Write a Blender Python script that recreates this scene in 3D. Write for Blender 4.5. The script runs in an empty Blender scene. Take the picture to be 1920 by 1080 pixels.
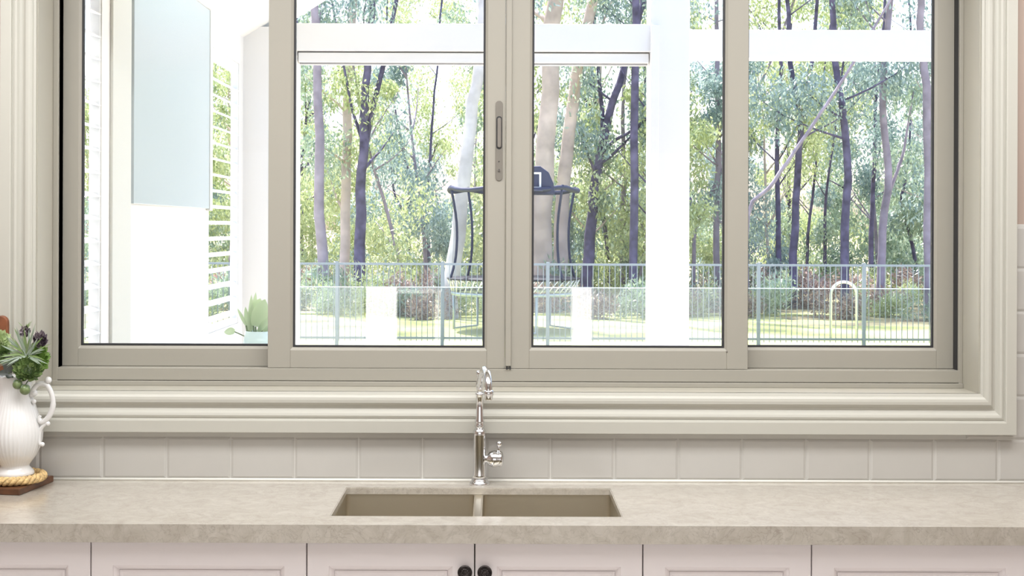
import bpy, bmesh, math, random
import numpy as np
from mathutils import Vector, Matrix

# ------------------------------------------------------------------ camera, sky, sun, fill lights, exposure
S = bpy.context.scene
COL = S.collection
F, CX, CY, CAMZ, D0 = 2500.0, 930.0, 428.0, 1.69, 4.16
ROLL = math.radians(0.2)
cam = bpy.data.cameras.new('camera'); camo = bpy.data.objects.new('camera', cam); COL.objects.link(camo)
cam.sensor_width = 36; cam.lens = F / 1920 * 36
cam.shift_x = (960 - CX) / 1920; cam.shift_y = -(540 - CY) / 1920
cam.clip_end = 500; cam.clip_start = 0.05
camo.location = (0, -D0, CAMZ); camo.rotation_euler = (math.pi / 2, -ROLL, 0)
S.camera = camo

world = bpy.data.worlds.new('sky'); S.world = world; world.use_nodes = True
wn = world.node_tree.nodes; wl = world.node_tree.links
sky = wn.new('ShaderNodeTexSky'); sky.sky_type = 'NISHITA'; sky.sun_disc = False
sky.sun_elevation = math.radians(65); sky.sun_rotation = math.radians(-25)
sky.air_density = 1.0; sky.dust_density = 3.0; sky.ozone_density = 1.0
wl.new(sky.outputs[0], wn['Background'].inputs[0]); wn['Background'].inputs[1].default_value = 0.225

def lamp(name, kind, loc, rot, energy, color=(1, 1, 1), size=None, sizey=None):
    l = bpy.data.lights.new(name, kind); l.energy = energy; l.color = color
    if size: l.shape = 'RECTANGLE'; l.size = size; l.size_y = sizey or size
    o = bpy.data.objects.new(name, l); COL.objects.link(o); o.location = loc; o.rotation_euler = rot
    return o
sun_dir = Vector((math.cos(math.radians(65)) * math.sin(math.radians(-25)), math.cos(math.radians(65)) * math.cos(math.radians(-25)), math.sin(math.radians(65))))
sun = lamp('sun', 'SUN', (0, 30, 30), (0, 0, 0), 5.6, (1.0, 0.97, 0.92)); sun.data.angle = math.radians(1.0)
sun.rotation_euler = sun_dir.to_track_quat('Z', 'Y').to_euler()
lamp('bench_fill', 'AREA', (0, -1.0, 2.97), (0, 0, 0), 40, (0.985, 0.99, 1.0), 4.8, 0.5)  # unseen fill light, added to brighten the benchtop from above
lamp('overhead_fill', 'AREA', (0, -2.0, 2.97), (0, 0, 0), 13, (0.985, 0.99, 1.0), 4.6, 1.2)  # added overhead fill, out of view, for even light on the window wall
lamp('front_fill', 'AREA', (0, -6.2, 1.4), (math.radians(90), 0, 0), 13, (0.985, 0.99, 1.0), 4.5, 1.8)  # added frontal fill behind the camera, lifts cabinet fronts and casing
S.view_settings.view_transform = 'Standard'; S.view_settings.look = 'None'
S.view_settings.exposure = 1.35; S.view_settings.gamma = 1.0; S.view_settings.use_curve_mapping = False
S.cycles.max_bounces = 8; S.cycles.diffuse_bounces = 4; S.cycles.glossy_bounces = 4
S.cycles.transparent_max_bounces = 16; S.cycles.transmission_bounces = 6
S.cycles.sample_clamp_indirect = 6.0

# ------------------------------------------------------------------ helpers
def W(px, py, d):
    """photograph pixel + distance along the view axis -> world point"""
    u, v = px - CX, py - CY
    c, s = math.cos(ROLL), math.sin(ROLL)
    u, v = u * c + v * s, -u * s + v * c
    return Vector((u * d / F, d - D0, CAMZ - v * d / F))
def lin(c):
    return tuple((x / 12.92 if x <= 0.04045 else ((x + 0.055) / 1.055) ** 2.4) for x in (k / 255 for k in c)) + (1,)
def mat(name, rgb, rough=0.5, metal=0.0, spec=0.5, var=0.0, scale=8.0, bump=0.0, bscale=60.0, coat=0.0, rgb2=None):
    m = bpy.data.materials.new(name); m.use_nodes = True
    n, l = m.node_tree.nodes, m.node_tree.links
    b = n['Principled BSDF']
    b.inputs['Base Color'].default_value = lin(rgb); b.inputs['Roughness'].default_value = rough
    b.inputs['Metallic'].default_value = metal; b.inputs['Specular IOR Level'].default_value = spec
    b.inputs['Coat Weight'].default_value = coat
    tc = n.new('ShaderNodeTexCoord')
    if var or rgb2:
        nz = n.new('ShaderNodeTexNoise'); nz.inputs['Scale'].default_value = scale; nz.inputs['Detail'].default_value = 5
        l.new(tc.outputs['Object'], nz.inputs['Vector'])
        r = n.new('ShaderNodeValToRGB'); l.new(nz.outputs[0], r.inputs[0])
        r.color_ramp.elements[0].position = 0.3; r.color_ramp.elements[1].position = 0.7
        r.color_ramp.elements[0].color = lin(tuple(max(0, k * (1 - var)) for k in rgb))
        r.color_ramp.elements[1].color = lin(rgb2 or tuple(min(255, k * (1 + var * 0.5)) for k in rgb))
        l.new(r.outputs[0], b.inputs['Base Color'])
    if bump:
        nb = n.new('ShaderNodeTexNoise'); nb.inputs['Scale'].default_value = bscale; nb.inputs['Detail'].default_value = 4
        l.new(tc.outputs['Object'], nb.inputs['Vector'])
        bp = n.new('ShaderNodeBump'); bp.inputs['Strength'].default_value = bump; bp.inputs['Distance'].default_value = 0.004
        l.new(nb.outputs[0], bp.inputs['Height']); l.new(bp.outputs[0], b.inputs['Normal'])
    return m
def clear_glass(name, refl, tint=(1, 1, 1, 1), fres=True):
    m = bpy.data.materials.new(name); m.use_nodes = True
    n, l = m.node_tree.nodes, m.node_tree.links
    n.remove(n['Principled BSDF'])
    t = n.new('ShaderNodeBsdfTransparent'); t.inputs[0].default_value = tint
    g = n.new('ShaderNodeBsdfGlossy'); g.inputs['Roughness'].default_value = 0.0
    mx = n.new('ShaderNodeMixShader')
    if fres:
        fr = n.new('ShaderNodeLayerWeight'); fr.inputs[0].default_value = 0.25
        ma = n.new('ShaderNodeMath'); ma.operation = 'MULTIPLY_ADD'
        l.new(fr.outputs['Fresnel'], ma.inputs[0]); ma.inputs[1].default_value = 0.5; ma.inputs[2].default_value = refl
        l.new(ma.outputs[0], mx.inputs[0])
    else:
        mx.inputs[0].default_value = refl
    l.new(t.outputs[0], mx.inputs[1]); l.new(g.outputs[0], mx.inputs[2])
    l.new(mx.outputs[0], n['Material Output'].inputs[0])
    return m
def leaf_mat(name, c1, c2, c3, trans=0.36):
    m = bpy.data.materials.new(name); m.use_nodes = True
    n, l = m.node_tree.nodes, m.node_tree.links
    n.remove(n['Principled BSDF'])
    g = n.new('ShaderNodeNewGeometry')
    r = n.new('ShaderNodeValToRGB'); l.new(g.outputs['Random Per Island'], r.inputs[0])
    e = r.color_ramp.elements
    e[0].position = 0.0; e[0].color = lin(c1); e[1].position = 1.0; e[1].color = lin(c3)
    k = r.color_ramp.elements.new(0.55); k.color = lin(c2)
    d = n.new('ShaderNodeBsdfDiffuse'); t = n.new('ShaderNodeBsdfTranslucent'); mx = n.new('ShaderNodeMixShader')
    l.new(r.outputs[0], d.inputs[0]); l.new(r.outputs[0], t.inputs[0]); mx.inputs[0].default_value = trans
    gl = n.new('ShaderNodeBsdfGlossy'); gl.inputs['Roughness'].default_value = 0.35; gl.inputs[0].default_value = (1, 1, 1, 1)
    m2 = n.new('ShaderNodeMixShader'); m2.inputs[0].default_value = 0.09
    l.new(d.outputs[0], mx.inputs[1]); l.new(t.outputs[0], mx.inputs[2])
    l.new(mx.outputs[0], m2.inputs[1]); l.new(gl.outputs[0], m2.inputs[2])
    l.new(m2.outputs[0], n['Material Output'].inputs[0])
    return m

class MB:
    """collects shapes; build() links them as ONE mesh object"""
    def __init__(s): s.v, s.f, s.mi, s.sm = [], [], [], []; s.cur = 0
    def add(s, vs, fs, smooth=False):
        o = len(s.v); s.v += [tuple(p) for p in vs]
        for f in fs: s.f.append(tuple(i + o for i in f)); s.mi.append(s.cur); s.sm.append(smooth)
        return s
    def box(s, x0, x1, y0, y1, z0, z1, M=None):
        vs = [Vector((x, y, z)) for x in (x0, x1) for y in (y0, y1) for z in (z0, z1)]
        if M: vs = [M @ p for p in vs]
        return s.add(vs, [(0, 1, 3, 2), (4, 6, 7, 5), (0, 4, 5, 1), (2, 3, 7, 6), (0, 2, 6, 4), (1, 5, 7, 3)])
    def lathe(s, prof, n=32, M=None, ribs=None, cap=True):
        vs = []
        for i, (r, z) in enumerate(prof):
            for k in range(n):
                a = 2 * math.pi * k / n; rr = r * (ribs(i, k) if ribs else 1)
                p = Vector((rr * math.cos(a), rr * math.sin(a), z)); vs.append(M @ p if M else p)
        fs = [(i * n + k, i * n + (k + 1) % n, (i + 1) * n + (k + 1) % n, (i + 1) * n + k) for i in range(len(prof) - 1) for k in range(n)]
        if cap: fs += [tuple(range(n))[::-1], tuple((len(prof) - 1) * n + k for k in range(n))]
        return s.add(vs, fs, True)
    def tube(s, pts, rad, n=10, cap=True, closed=False):
        pts = [Vector(p) for p in pts]; m = len(pts)
        if not hasattr(rad, '__len__'): rad = [rad] * m
        if len(rad) != m: rad = list(np.interp(np.linspace(0, 1, m), np.linspace(0, 1, len(rad)), rad))
        vs = []; prev = None
        for i, p in enumerate(pts):
            if closed: t = pts[(i + 1) % m] - pts[i - 1]
            else: t = pts[min(i + 1, m - 1)] - pts[max(i - 1, 0)]
            t.normalize()
            if prev is None:
                a = Vector((0, 0, 1)) if abs(t.z) < 0.9 else Vector((1, 0, 0))
                u = t.cross(a).normalized()
            else: u = (prev - t * prev.dot(t)).normalized()
            prev = u; w = t.cross(u)
            for k in range(n):
                a = 2 * math.pi * k / n
                vs.append(p + (u * math.cos(a) + w * math.sin(a)) * rad[i])
        q = m if closed else m - 1
        fs = [(i * n + k, i * n + (k + 1) % n, ((i + 1) % m) * n + (k + 1) % n, ((i + 1) % m) * n + k) for i in range(q) for k in range(n)]
        if cap and not closed: fs += [tuple(range(n))[::-1], tuple((m - 1) * n + k for k in range(n))]
        return s.add(vs, fs, True)
    def ball(s, c, r, n=12, m=8, sc=(1, 1, 1), M=None):
        pr = [(r * math.sin(math.pi * i / m) + 1e-5, -r * math.cos(math.pi * i / m)) for i in range(m + 1)]
        T = Matrix.Translation(c) @ (M or Matrix.Identity(4)) @ Matrix.Diagonal((*sc, 1))
        return s.lathe(pr, n, T)
    def frame(s, x0, x1, z0, z1, wl, wr, wb, wt, y0, y1):
        """rectangular ring in the XZ plane, from y0 (front) to y1"""
        s.box(x0, x0 + wl, y0, y1, z0, z1); s.box(x1 - wr, x1, y0, y1, z0, z1)
        s.box(x0 + wl, x1 - wr, y0, y1, z0, z0 + wb); s.box(x0 + wl, x1 - wr, y0, y1, z1 - wt, z1)
        return s
    def mesh(s, name):
        me = bpy.data.meshes.new(name); me.from_pydata(s.v, [], s.f)
        me.polygons.foreach_set('material_index', s.mi); me.polygons.foreach_set('use_smooth', s.sm); me.update()
        return me
    def build(s, name, mats, parent=None, bevel=0.0, seg=2, sub=0, fix=True):
        me = s.mesh(name)
        for m in (mats if isinstance(mats, (list, tuple)) else [mats]): me.materials.append(m)
        if fix:
            bm = bmesh.new(); bm.from_mesh(me); bmesh.ops.recalc_face_normals(bm, faces=bm.faces); bm.to_mesh(me); bm.free()
        o = bpy.data.objects.new(name, me); COL.objects.link(o)
        if parent is not None: o.parent = parent
        if bevel:
            b = o.modifiers.new('bevel', 'BEVEL'); b.width = bevel; b.segments = seg; b.limit_method = 'ANGLE'
            b.angle_limit = math.radians(40)
        if sub:
            b = o.modifiers.new('sub', 'SUBSURF'); b.levels = b.render_levels = sub
        return o
def tag(o, label=None, cat=None, group=None, kind=None):
    if label: o['label'] = label
    if cat: o['category'] = cat
    if group: o['group'] = group
    if kind: o['kind'] = kind
    return o
def empty(name, loc=(0, 0, 0), label=None, cat=None, group=None, kind=None):
    o = bpy.data.objects.new(name, None); COL.objects.link(o); o.location = loc; o.empty_display_size = 0.1
    return tag(o, label, cat, group, kind)
def struct(o): o['kind'] = 'structure'; return o
def linked(name, me, parent, loc=(0, 0, 0), rot=(0, 0, 0)):
    o = bpy.data.objects.new(name, me); COL.objects.link(o); o.parent = parent; o.location = loc; o.rotation_euler = rot
    return o

# ------------------------------------------------------------------ materials
M = {}
M['casing'] = mat('casing paint', (183, 181, 171), 0.38, bump=0.03, bscale=40)
M['reveal'] = mat('reveal paint', (170, 166, 153), 0.45)
M['alu'] = mat('window frame powdercoat', (157, 153, 142), 0.36, bump=0.02, bscale=400)
M['gasket'] = mat('black rubber', (42, 42, 44), 0.6)
M['tile'] = mat('glazed tile', (184, 181, 175), 0.16, bump=0.05, bscale=9, var=0.015, scale=5)
M['grout'] = mat('grout', (198, 196, 190), 0.85)
M['caulk'] = mat('caulk', (222, 220, 212), 0.5)
M['paint'] = mat('taupe wall paint', (170, 152, 140), 0.7)
M['ceil'] = mat('ceiling paint', (240, 238, 234), 0.8)
M['floor'] = mat('timber floor', (205, 199, 193), 0.4, var=0.25, scale=3)
M['cab'] = mat('cabinet paint', (246, 240, 240), 0.4, bump=0.015, bscale=120)
M['cabdark'] = mat('cabinet carcass', (88, 80, 74), 0.7)
M['chrome'] = mat('chrome', (225, 226, 228), 0.06, 1.0)
M['steel'] = mat('brushed steel', (196, 188, 171), 0.42, 1.0, bump=0.04, bscale=200)
M['bronze'] = mat('dark bronze', (62, 57, 56), 0.28, 0.8, var=0.4, scale=90)
M['ceramic'] = mat('white ceramic', (222, 221, 219), 0.18, coat=0.4)
M['rope'] = mat('rope', (214, 182, 128), 0.85, var=0.25, scale=120, bump=0.4, bscale=300)
M['wood'] = mat('dark board wood', (92, 58, 36), 0.4, var=0.35, scale=25)
M['paddle'] = mat('paddle wood', (128, 76, 48), 0.5, var=0.25, scale=20)
M['lock'] = mat('lock plate', (116, 111, 102), 0.6)
M['slot'] = mat('lock slot', (118, 112, 104), 0.5)
M['white'] = mat('white exterior paint', (226, 224, 220), 0.55)
M['cream'] = mat('cream exterior paint', (206, 206, 198), 0.55)
M['frost'] = mat('frosted blue glass', (184, 194, 196), 0.3)
M['louvre'] = mat('louvre paint', (228, 230, 230), 0.4)
M['paver'] = mat('pale paving', (214, 208, 196), 0.8, var=0.08, scale=3)
M['fence'] = mat('fence paint', (122, 132, 142), 0.45)
M['navy'] = mat('trampoline vinyl', (38, 44, 74), 0.55)
M['matblack'] = mat('trampoline mat', (26, 28, 40), 0.7)
M['galv'] = mat('galvanised steel', (176, 186, 192), 0.4, 0.6)
M['pane'] = clear_glass('window glass', 0.004)
M['poolglass'] = clear_glass('pool fence glass', 0.17, (0.97, 1.0, 0.99, 1))
M['net'] = clear_glass('net', 0.0)
n_ = M['net'].node_tree
_d = n_.nodes.new('ShaderNodeBsdfDiffuse'); _d.inputs[0].default_value = lin((40, 44, 70))
_mx = [k for k in n_.nodes if k.type == 'MIX_SHADER'][0]
for lk in list(_mx.inputs[0].links): n_.links.remove(lk)
_mx.inputs[0].default_value = 0.17; n_.links.new(_d.outputs[0], _mx.inputs[2])

def stone_mat():
    m = bpy.data.materials.new('stone benchtop'); m.use_nodes = True
    n, l = m.node_tree.nodes, m.node_tree.links; b = n['Principled BSDF']
    tc = n.new('ShaderNodeTexCoord')
    mp = n.new('ShaderNodeMapping'); mp.inputs['Rotation'].default_value = (0.3, 0.5, 0.6); l.new(tc.outputs['Object'], mp.inputs[0])
    a = n.new('ShaderNodeTexNoise'); a.inputs['Scale'].default_value = 16; a.inputs['Detail'].default_value = 8; a.inputs['Roughness'].default_value = 0.65; a.inputs['Distortion'].default_value = 1.2
    l.new(mp.outputs[0], a.inputs['Vector'])
    r = n.new('ShaderNodeValToRGB'); l.new(a.outputs[0], r.inputs[0])
    r.color_ramp.elements[0].position = 0.32; r.color_ramp.elements[0].color = lin((170, 162, 149))
    r.color_ramp.elements[1].position = 0.68; r.color_ramp.elements[1].color = lin((194, 188, 177))
    v = n.new('ShaderNodeTexNoise'); v.inputs['Scale'].default_value = 19; v.inputs['Detail'].default_value = 6; v.inputs['Distortion'].default_value = 2.5
    l.new(mp.outputs[0], v.inputs['Vector'])
    s = n.new('ShaderNodeMath'); s.operation = 'SUBTRACT'; l.new(v.outputs[0], s.inputs[0]); s.inputs[1].default_value = 0.5
    ab = n.new('ShaderNodeMath'); ab.operation = 'ABSOLUTE'; l.new(s.outputs[0], ab.inputs[0])
    vr = n.new('ShaderNodeValToRGB'); l.new(ab.outputs[0], vr.inputs[0])
    vr.color_ramp.elements[0].position = 0.0; vr.color_ramp.elements[0].color = (0.5, 0.5, 0.5, 1)
    vr.color_ramp.elements[1].position = 0.035; vr.color_ramp.elements[1].color = (0, 0, 0, 1)
    big = n.new('ShaderNodeTexNoise'); big.inputs['Scale'].default_value = 3.5; l.new(tc.outputs['Object'], big.inputs['Vector'])
    bm_ = n.new('ShaderNodeMath'); bm_.operation = 'MULTIPLY'; l.new(vr.outputs[0], bm_.inputs[0]); l.new(big.outputs[0], bm_.inputs[1])
    mx = n.new('ShaderNodeMix'); mx.data_type = 'RGBA'
    l.new(bm_.outputs[0], mx.inputs['Factor']); l.new(r.outputs[0], mx.inputs[6]); mx.inputs[7].default_value = lin((122, 108, 98))
    l.new(mx.outputs[2], b.inputs['Base Color'])
    b.inputs['Roughness'].default_value = 0.3; b.inputs['Coat Weight'].default_value = 1.0; b.inputs['Coat Roughness'].default_value = 0.18
    return m
M['stone'] = stone_mat()
M['gum_dark'] = mat('dark gum bark', (100, 93, 122), 0.9, var=0.35, scale=5)
M['gum_pink'] = mat('pink gum bark', (202, 184, 180), 0.9, var=0.18, scale=2.2)
M['gum_white'] = mat('white gum bark', (206, 200, 208), 0.85, var=0.15, scale=2.5)
M['gum_grey'] = mat('grey gum bark', (158, 146, 164), 0.9, var=0.2, scale=3)
M['leaf_blue'] = leaf_mat('blue green leaves', (112, 136, 136), (146, 168, 164), (182, 198, 192))
M['leaf_yel'] = leaf_mat('yellow green leaves', (148, 162, 112), (186, 198, 142), (216, 224, 180))
M['leaf_mid'] = leaf_mat('mid green leaves', (118, 140, 122), (154, 174, 150), (190, 204, 178))
M['leaf_red'] = leaf_mat('dry undergrowth', (128, 106, 106), (168, 142, 136), (204, 190, 176))
M['grass'] = mat('lawn grass', (172, 182, 108), 0.9, var=0.12, scale=0.6, rgb2=(206, 204, 142))
M['litter'] = mat('forest floor', (150, 132, 118), 0.95, var=0.25, scale=1.2, rgb2=(182, 172, 128))

M['clad'] = mat('grey exterior cladding', (128, 132, 136), 0.7)
AX_OUT = -1.5
# ------------------------------------------------------------------ room shell
XL, XR, ZB, ZT = -1.434, 1.511, 1.179, 2.66      # window opening
RL, RR, RB, RH = -3.2, 3.2, -6.6, 3.0
TH = 0.24
wf = MB()
wf.box(RL, XL, 0.008, TH, 0, RH); wf.box(XR, RR, 0.008, TH, 0, RH)
wf.box(XL, XR, 0.008, TH, 0, ZB - 0.02); wf.box(XL, XR, 0.008, TH, ZT, RH)
wall = struct(wf.build('wall_front', M['paint']))
struct(MB().box(RL - 0.1, RL, RB, 0.008, 0, RH).build('wall_left', M['paint']))
struct(MB().box(RR, RR + 0.1, RB, 0.008, 0, RH).build('wall_right', M['paint']))
struct(MB().box(RL, RR, RB - 0.1, RB, 0, RH).build('wall_back', M['ceil']))
struct(MB().box(RL, RR, RB, 0.008, -0.1, 0).build('floor', M['floor']))
struct(MB().box(RL, RR, RB, TH, RH, RH + 0.1).build('ceiling', M['ceil']))

struct(MB().box(RL, AX_OUT, TH, TH + 0.02, 0, 2.74).box(1.6, RR, TH, TH + 0.02, 0, 2.74).box(AX_OUT, 1.6, TH, TH + 0.02, 0, 1.12).build('cladding', M['clad']))
# tiles: grout bed plus single tiles
TW, THH, G = 0.1995, 0.1333, 0.003
ZTOP = W(1915, 418, D0).z
CT = 0.90
gb = MB()
gb.box(-2.3, XL - 0.02, 0.003, 0.008, CT, ZTOP - 0.004); gb.box(XR + 0.02, 2.3, 0.003, 0.008, CT, ZTOP - 0.004); gb.box(XL - 0.02, XR + 0.02, 0.003, 0.008, CT, ZB - 0.03)
gb.build('grout_bed', M['grout'], wall)
def tile_mesh(w, h, nm):
    b = 0.007
    vs = [(-w / 2, 0.006, -h / 2), (w / 2, 0.006, -h / 2), (w / 2, 0.006, h / 2), (-w / 2, 0.006, h / 2),
          (-w / 2, 0.0025, -h / 2), (w / 2, 0.0025, -h / 2), (w / 2, 0.0025, h / 2), (-w / 2, 0.0025, h / 2),
          (-w / 2 + b, 0, -h / 2 + b), (w / 2 - b, 0, -h / 2 + b), (w / 2 - b, 0, h / 2 - b), (-w / 2 + b, 0, h / 2 - b)]
    fs = [(0, 1, 5, 4), (1, 2, 6, 5), (2, 3, 7, 6), (3, 0, 4, 7), (4, 5, 9, 8), (5, 6, 10, 9), (6, 7, 11, 10), (7, 4, 8, 11), (8, 9, 10, 11)]
    me = bpy.data.meshes.new(nm); me.from_pydata(vs, [], fs); me.materials.append(M['tile']); me.update(); return me
rows = []
z0 = 1.036
rows.append((CT + 0.005, z0)); z = z0
while z < ZTOP - 0.02: rows.append((z, z + THH)); z += THH
X0 = -1.2247
tcache = {}
rt = random.Random(5)
for ri, (za, zb) in enumerate(rows):
    off = 0 if ri % 2 == 0 else TW / 2
    for k in range(-6, 20):
        xa = X0 + k * TW + off; xb = xa + TW
        if xb < -2.25 or xa > 2.3: continue
        if ri > 0 and xa > XL - 0.09 and xb < XR + 0.09: continue
        if ri > 1:
            if xa < XL - 0.03 < xb and xa < XL - 0.09: xb = XL - 0.03
            elif xa < XR + 0.03 < xb: xa = XR + 0.03
        w, h = round(xb - xa - G, 4), round(zb - za - G, 4)
        if w < 0.03: continue
        if (w, h) not in tcache: tcache[(w, h)] = tile_mesh(w, h, 'tile')
        linked('tile', tcache[(w, h)], wall, ((xa + xb) / 2, rt.uniform(-0.0006, 0.0006), (za + zb) / 2), (rt.uniform(-.003, .003), 0, rt.uniform(-.003, .003)))
struct(MB().tube([(-2.3, -0.001, CT + 0.003), (2.3, -0.001, CT + 0.003)], 0.005, 8).build('trim_6', M['caulk']))

# moulded casing round the window
PROF = [(0, 0.008), (0, -0.008), (0.009, -0.011), (0.010, -0.015), (0.016, -0.020), (0.024, -0.022), (0.033, -0.0215), (0.039, -0.018), (0.045, -0.012), (0.052, -0.0105),
        (0.060, -0.014), (0.066, -0.021), (0.073, -0.0235), (0.079, -0.022), (0.081, -0.020), (0.084, -0.020), (0.086, -0.0265), (0.090, -0.028), (0.126, -0.028), (0.127, -0.026), (0.127, 0.008)]
SS, SBm = 0.105 / 0.127, 0.985
def casing(name, a, b):
    vs, fs = [], []; n = len(PROF)
    for p in (a, b):
        for (u, y) in PROF: vs.append(p(u, y))
    fs = [(i, (i + 1) % n, n + (i + 1) % n, n + i) for i in range(n)] + [tuple(range(n))[::-1], tuple(range(n, 2 * n))]
    return struct(MB().add(vs, fs).build(name, M['casing']))
bl = lambda u, y: (XL - u * SS, y, ZB - u * SBm); br = lambda u, y: (XR + u * SS, y, ZB - u * SBm)
tl = lambda u, y: (XL - u * SS, y, ZT + u * SS); tr = lambda u, y: (XR + u * SS, y, ZT + u * SS)
casing('trim_1', bl, br); casing('trim_2', tl, bl); casing('trim_3', br, tr); casing('trim_4', tr, tl)
rv = MB(); FY = 0.14
rv.box(XL, XR, 0.0, 0.25, ZB - 0.018, ZB)
rv.box(XL - 0.0, XL + 0.004, 0.0, 0.25, ZB, ZT); rv.box(XR - 0.004, XR, 0.0, 0.25, ZB, ZT); rv.box(XL, XR, 0.0, 0.25, ZT - 0.004, ZT)
struct(rv.build('trim_5', M['reveal']))

# ------------------------------------------------------------------ sliding window
win = empty('window_1', (0, 0, 0), kind='structure')
zf = 1.236
fr = MB()
xl, xr = XL + 0.004, XR - 0.004
fr.box(xl, W(108.5, 350, 4.30).x, FY, 0.245, ZB, ZT - 0.004); fr.box(W(1799, 350, 4.30).x, xr, FY, 0.245, ZB, ZT - 0.004)
fr.box(xl + 0.012, xr - 0.006, FY + 0.002, 0.245, ZB + 0.017, zf); fr.box(xl, xr, FY - 0.006, 0.245, ZB, ZB + 0.0155); fr.box(xl, xr, FY, 0.245, ZT - 0.06, ZT - 0.004)
fr.build('outer_frame', M['alu'], win, 0.0015)
gk = MB(); gk.box(W(108.5, 350, 4.30).x, W(114, 350, 4.33).x, FY + 0.012, 0.24, zf, ZT - 0.06); gk.box(W(1792, 350, 4.33).x, W(1799, 350, 4.30).x, FY + 0.012, 0.24, zf, ZT - 0.06)
gk.build('brush_seal', M['gasket'], win)
def sash(x0, x1, gx0, gx1, gz, y0, z0):
    y1 = y0 + 0.036; zt = ZT - 0.065; gt = zt - 0.08
    m = MB().frame(x0, x1, z0, zt, gx0 - x0 - 0.010, x1 - gx1 - 0.010, gz - z0 - 0.012, 0.07, y0, y1)
    # sloping glazing bead
    a = [(gx0 - 0.010, y0 + 0.001, gz - 0.012), (gx1 + 0.010, y0 + 0.001, gz - 0.012), (gx1 + 0.010, y0 + 0.001, gt + 0.01), (gx0 - 0.010, y0 + 0.001, gt + 0.01)]
    c = [(gx0 - 0.002, y0 + 0.008, gz - 0.003), (gx1 + 0.002, y0 + 0.008, gz - 0.003), (gx1 + 0.002, y0 + 0.008, gt + 0.002), (gx0 - 0.002, y0 + 0.008, gt + 0.002)]
    e = [(p[0], y0 + 0.03, p[2]) for p in c]
    m.add(a + c + e, [(i, (i + 1) % 4, 4 + (i + 1) % 4, 4 + i) for i in range(4)] + [(4 + i, 4 + (i + 1) % 4, 8 + (i + 1) % 4, 8 + i) for i in range(4)])
    o = m.build('sash', M['alu'], win, 0.0012, fix=False)
    bm = bmesh.new(); bm.from_mesh(o.data); bmesh.ops.recalc_face_normals(bm, faces=bm.faces); bm.to_mesh(o.data); bm.free()
    MB().frame(gx0 - 0.002, gx1 + 0.002, gz - 0.003, gt + 0.002, 0.006, 0.006, 0.006, 0.006, y0 + 0.007, y0 + 0.02).build('gasket', M['gasket'], o)
    MB().box(gx0, gx1, y0 + 0.013, y0 + 0.018, gz, gt).build('pane', M['pane'], o)
    return o
xa = lambda px, d: W(px, 350, d).x
za = lambda py, d, px=CX: W(px, py, d).z
d1, d2 = 4.35, 4.305
sash(xa(112.5, d1), xa(545, d1), xa(153, d1), xa(505, d1), za(648.5, d1), d1 - D0, zf + 0.001)
s2 = sash(xa(503, d2), xa(947.4, d2), xa(551, d2), xa(908, d2), za(650.5, d2), d2 - D0, zf + 0.001)
s3 = sash(xa(947.6, d2), xa(1403, d2), xa(999, d2), xa(1358, d2), za(649.5, d2), d2 - D0, zf + 0.001)
sash(xa(1362, d1), xa(1793.5, d1), xa(1402, d1), xa(1751, d1), za(647.5, d1), d1 - D0, zf + 0.001)
MB().box(xa(949, d2), xa(959, d2), d2 - D0 - 0.007, d2 - D0 + 0.001, za(686, d2), ZT - 0.07).build('cover_strip', M['alu'], s3, 0.0015)
ce = MB(); ce.box(xa(950, d2), xa(953, d2), d2 - D0 - 0.008, d2 - D0, za(692, d2), za(687, d2)); ce.box(xa(956, d2), xa(959, d2), d2 - D0 - 0.008, d2 - D0, za(692, d2), za(687, d2))
ce.build('strip_end_cap', M['gasket'], s3)
def stadium(xc, zc, hw, hh, y0, y1, n=12):
    pts = [(xc + hw * math.cos(math.pi * k / n), zc + (hh - hw) + hw * math.sin(math.pi * k / n)) for k in range(n + 1)] + \
          [(xc - hw * math.cos(math.pi * k / n), zc - (hh - hw) - hw * math.sin(math.pi * k / n)) for k in range(n + 1)]
    m = len(pts)
    return [(p[0], y0, p[1]) for p in pts] + [(p[0], y1, p[1]) for p in pts], [tuple(range(m)), tuple(range(m, 2 * m))[::-1]] + [(i, (i + 1) % m, m + (i + 1) % m, m + i) for i in range(m)]
yl = d2 - D0; k_ = d2 / F
MB().add(*stadium(xa(935.5, d2), za(264, d2), 6.5 * k_, 75 * k_, yl - 0.004, yl)).build('lock_plate', M['lock'], s2, 0.001)
MB().add(*stadium(xa(935.5, d2), za(249, d2), 5.3 * k_, 31 * k_, yl - 0.0048, yl - 0.003)).build('lock_recess', M['gasket'], s2)
MB().add(*stadium(xa(935.8, d2), za(249, d2), 3.6 * k_, 28 * k_, yl - 0.0105, yl - 0.004)).build('lock_slide', M['slot'], s2, 0.002)
kh = MB(); kh.lathe([(0.0042, 0), (0.0042, 0.002), (0.0034, 0.0026)], 16, Matrix.Translation((xa(935.5, d2), yl - 0.0035, za(320, d2))) @ Matrix.Rotation(math.pi / 2, 4, 'X'))
kh.build('key_cylinder', M['slot'], s2)
kq = MB().box(xa(935, d2), xa(936.3, d2), yl - 0.0066, yl - 0.006, za(323, d2), za(317, d2)); kq.ball((xa(935.5, d2), yl - 0.004, za(303, d2)), 0.0022)
kq.build('keyhole', M['gasket'], s2)
cs = MB().ball((xa(1364, d2), yl, za(658, d2)), 0.003); cs.build('corner_screw', M['slot'], s3)

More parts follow.
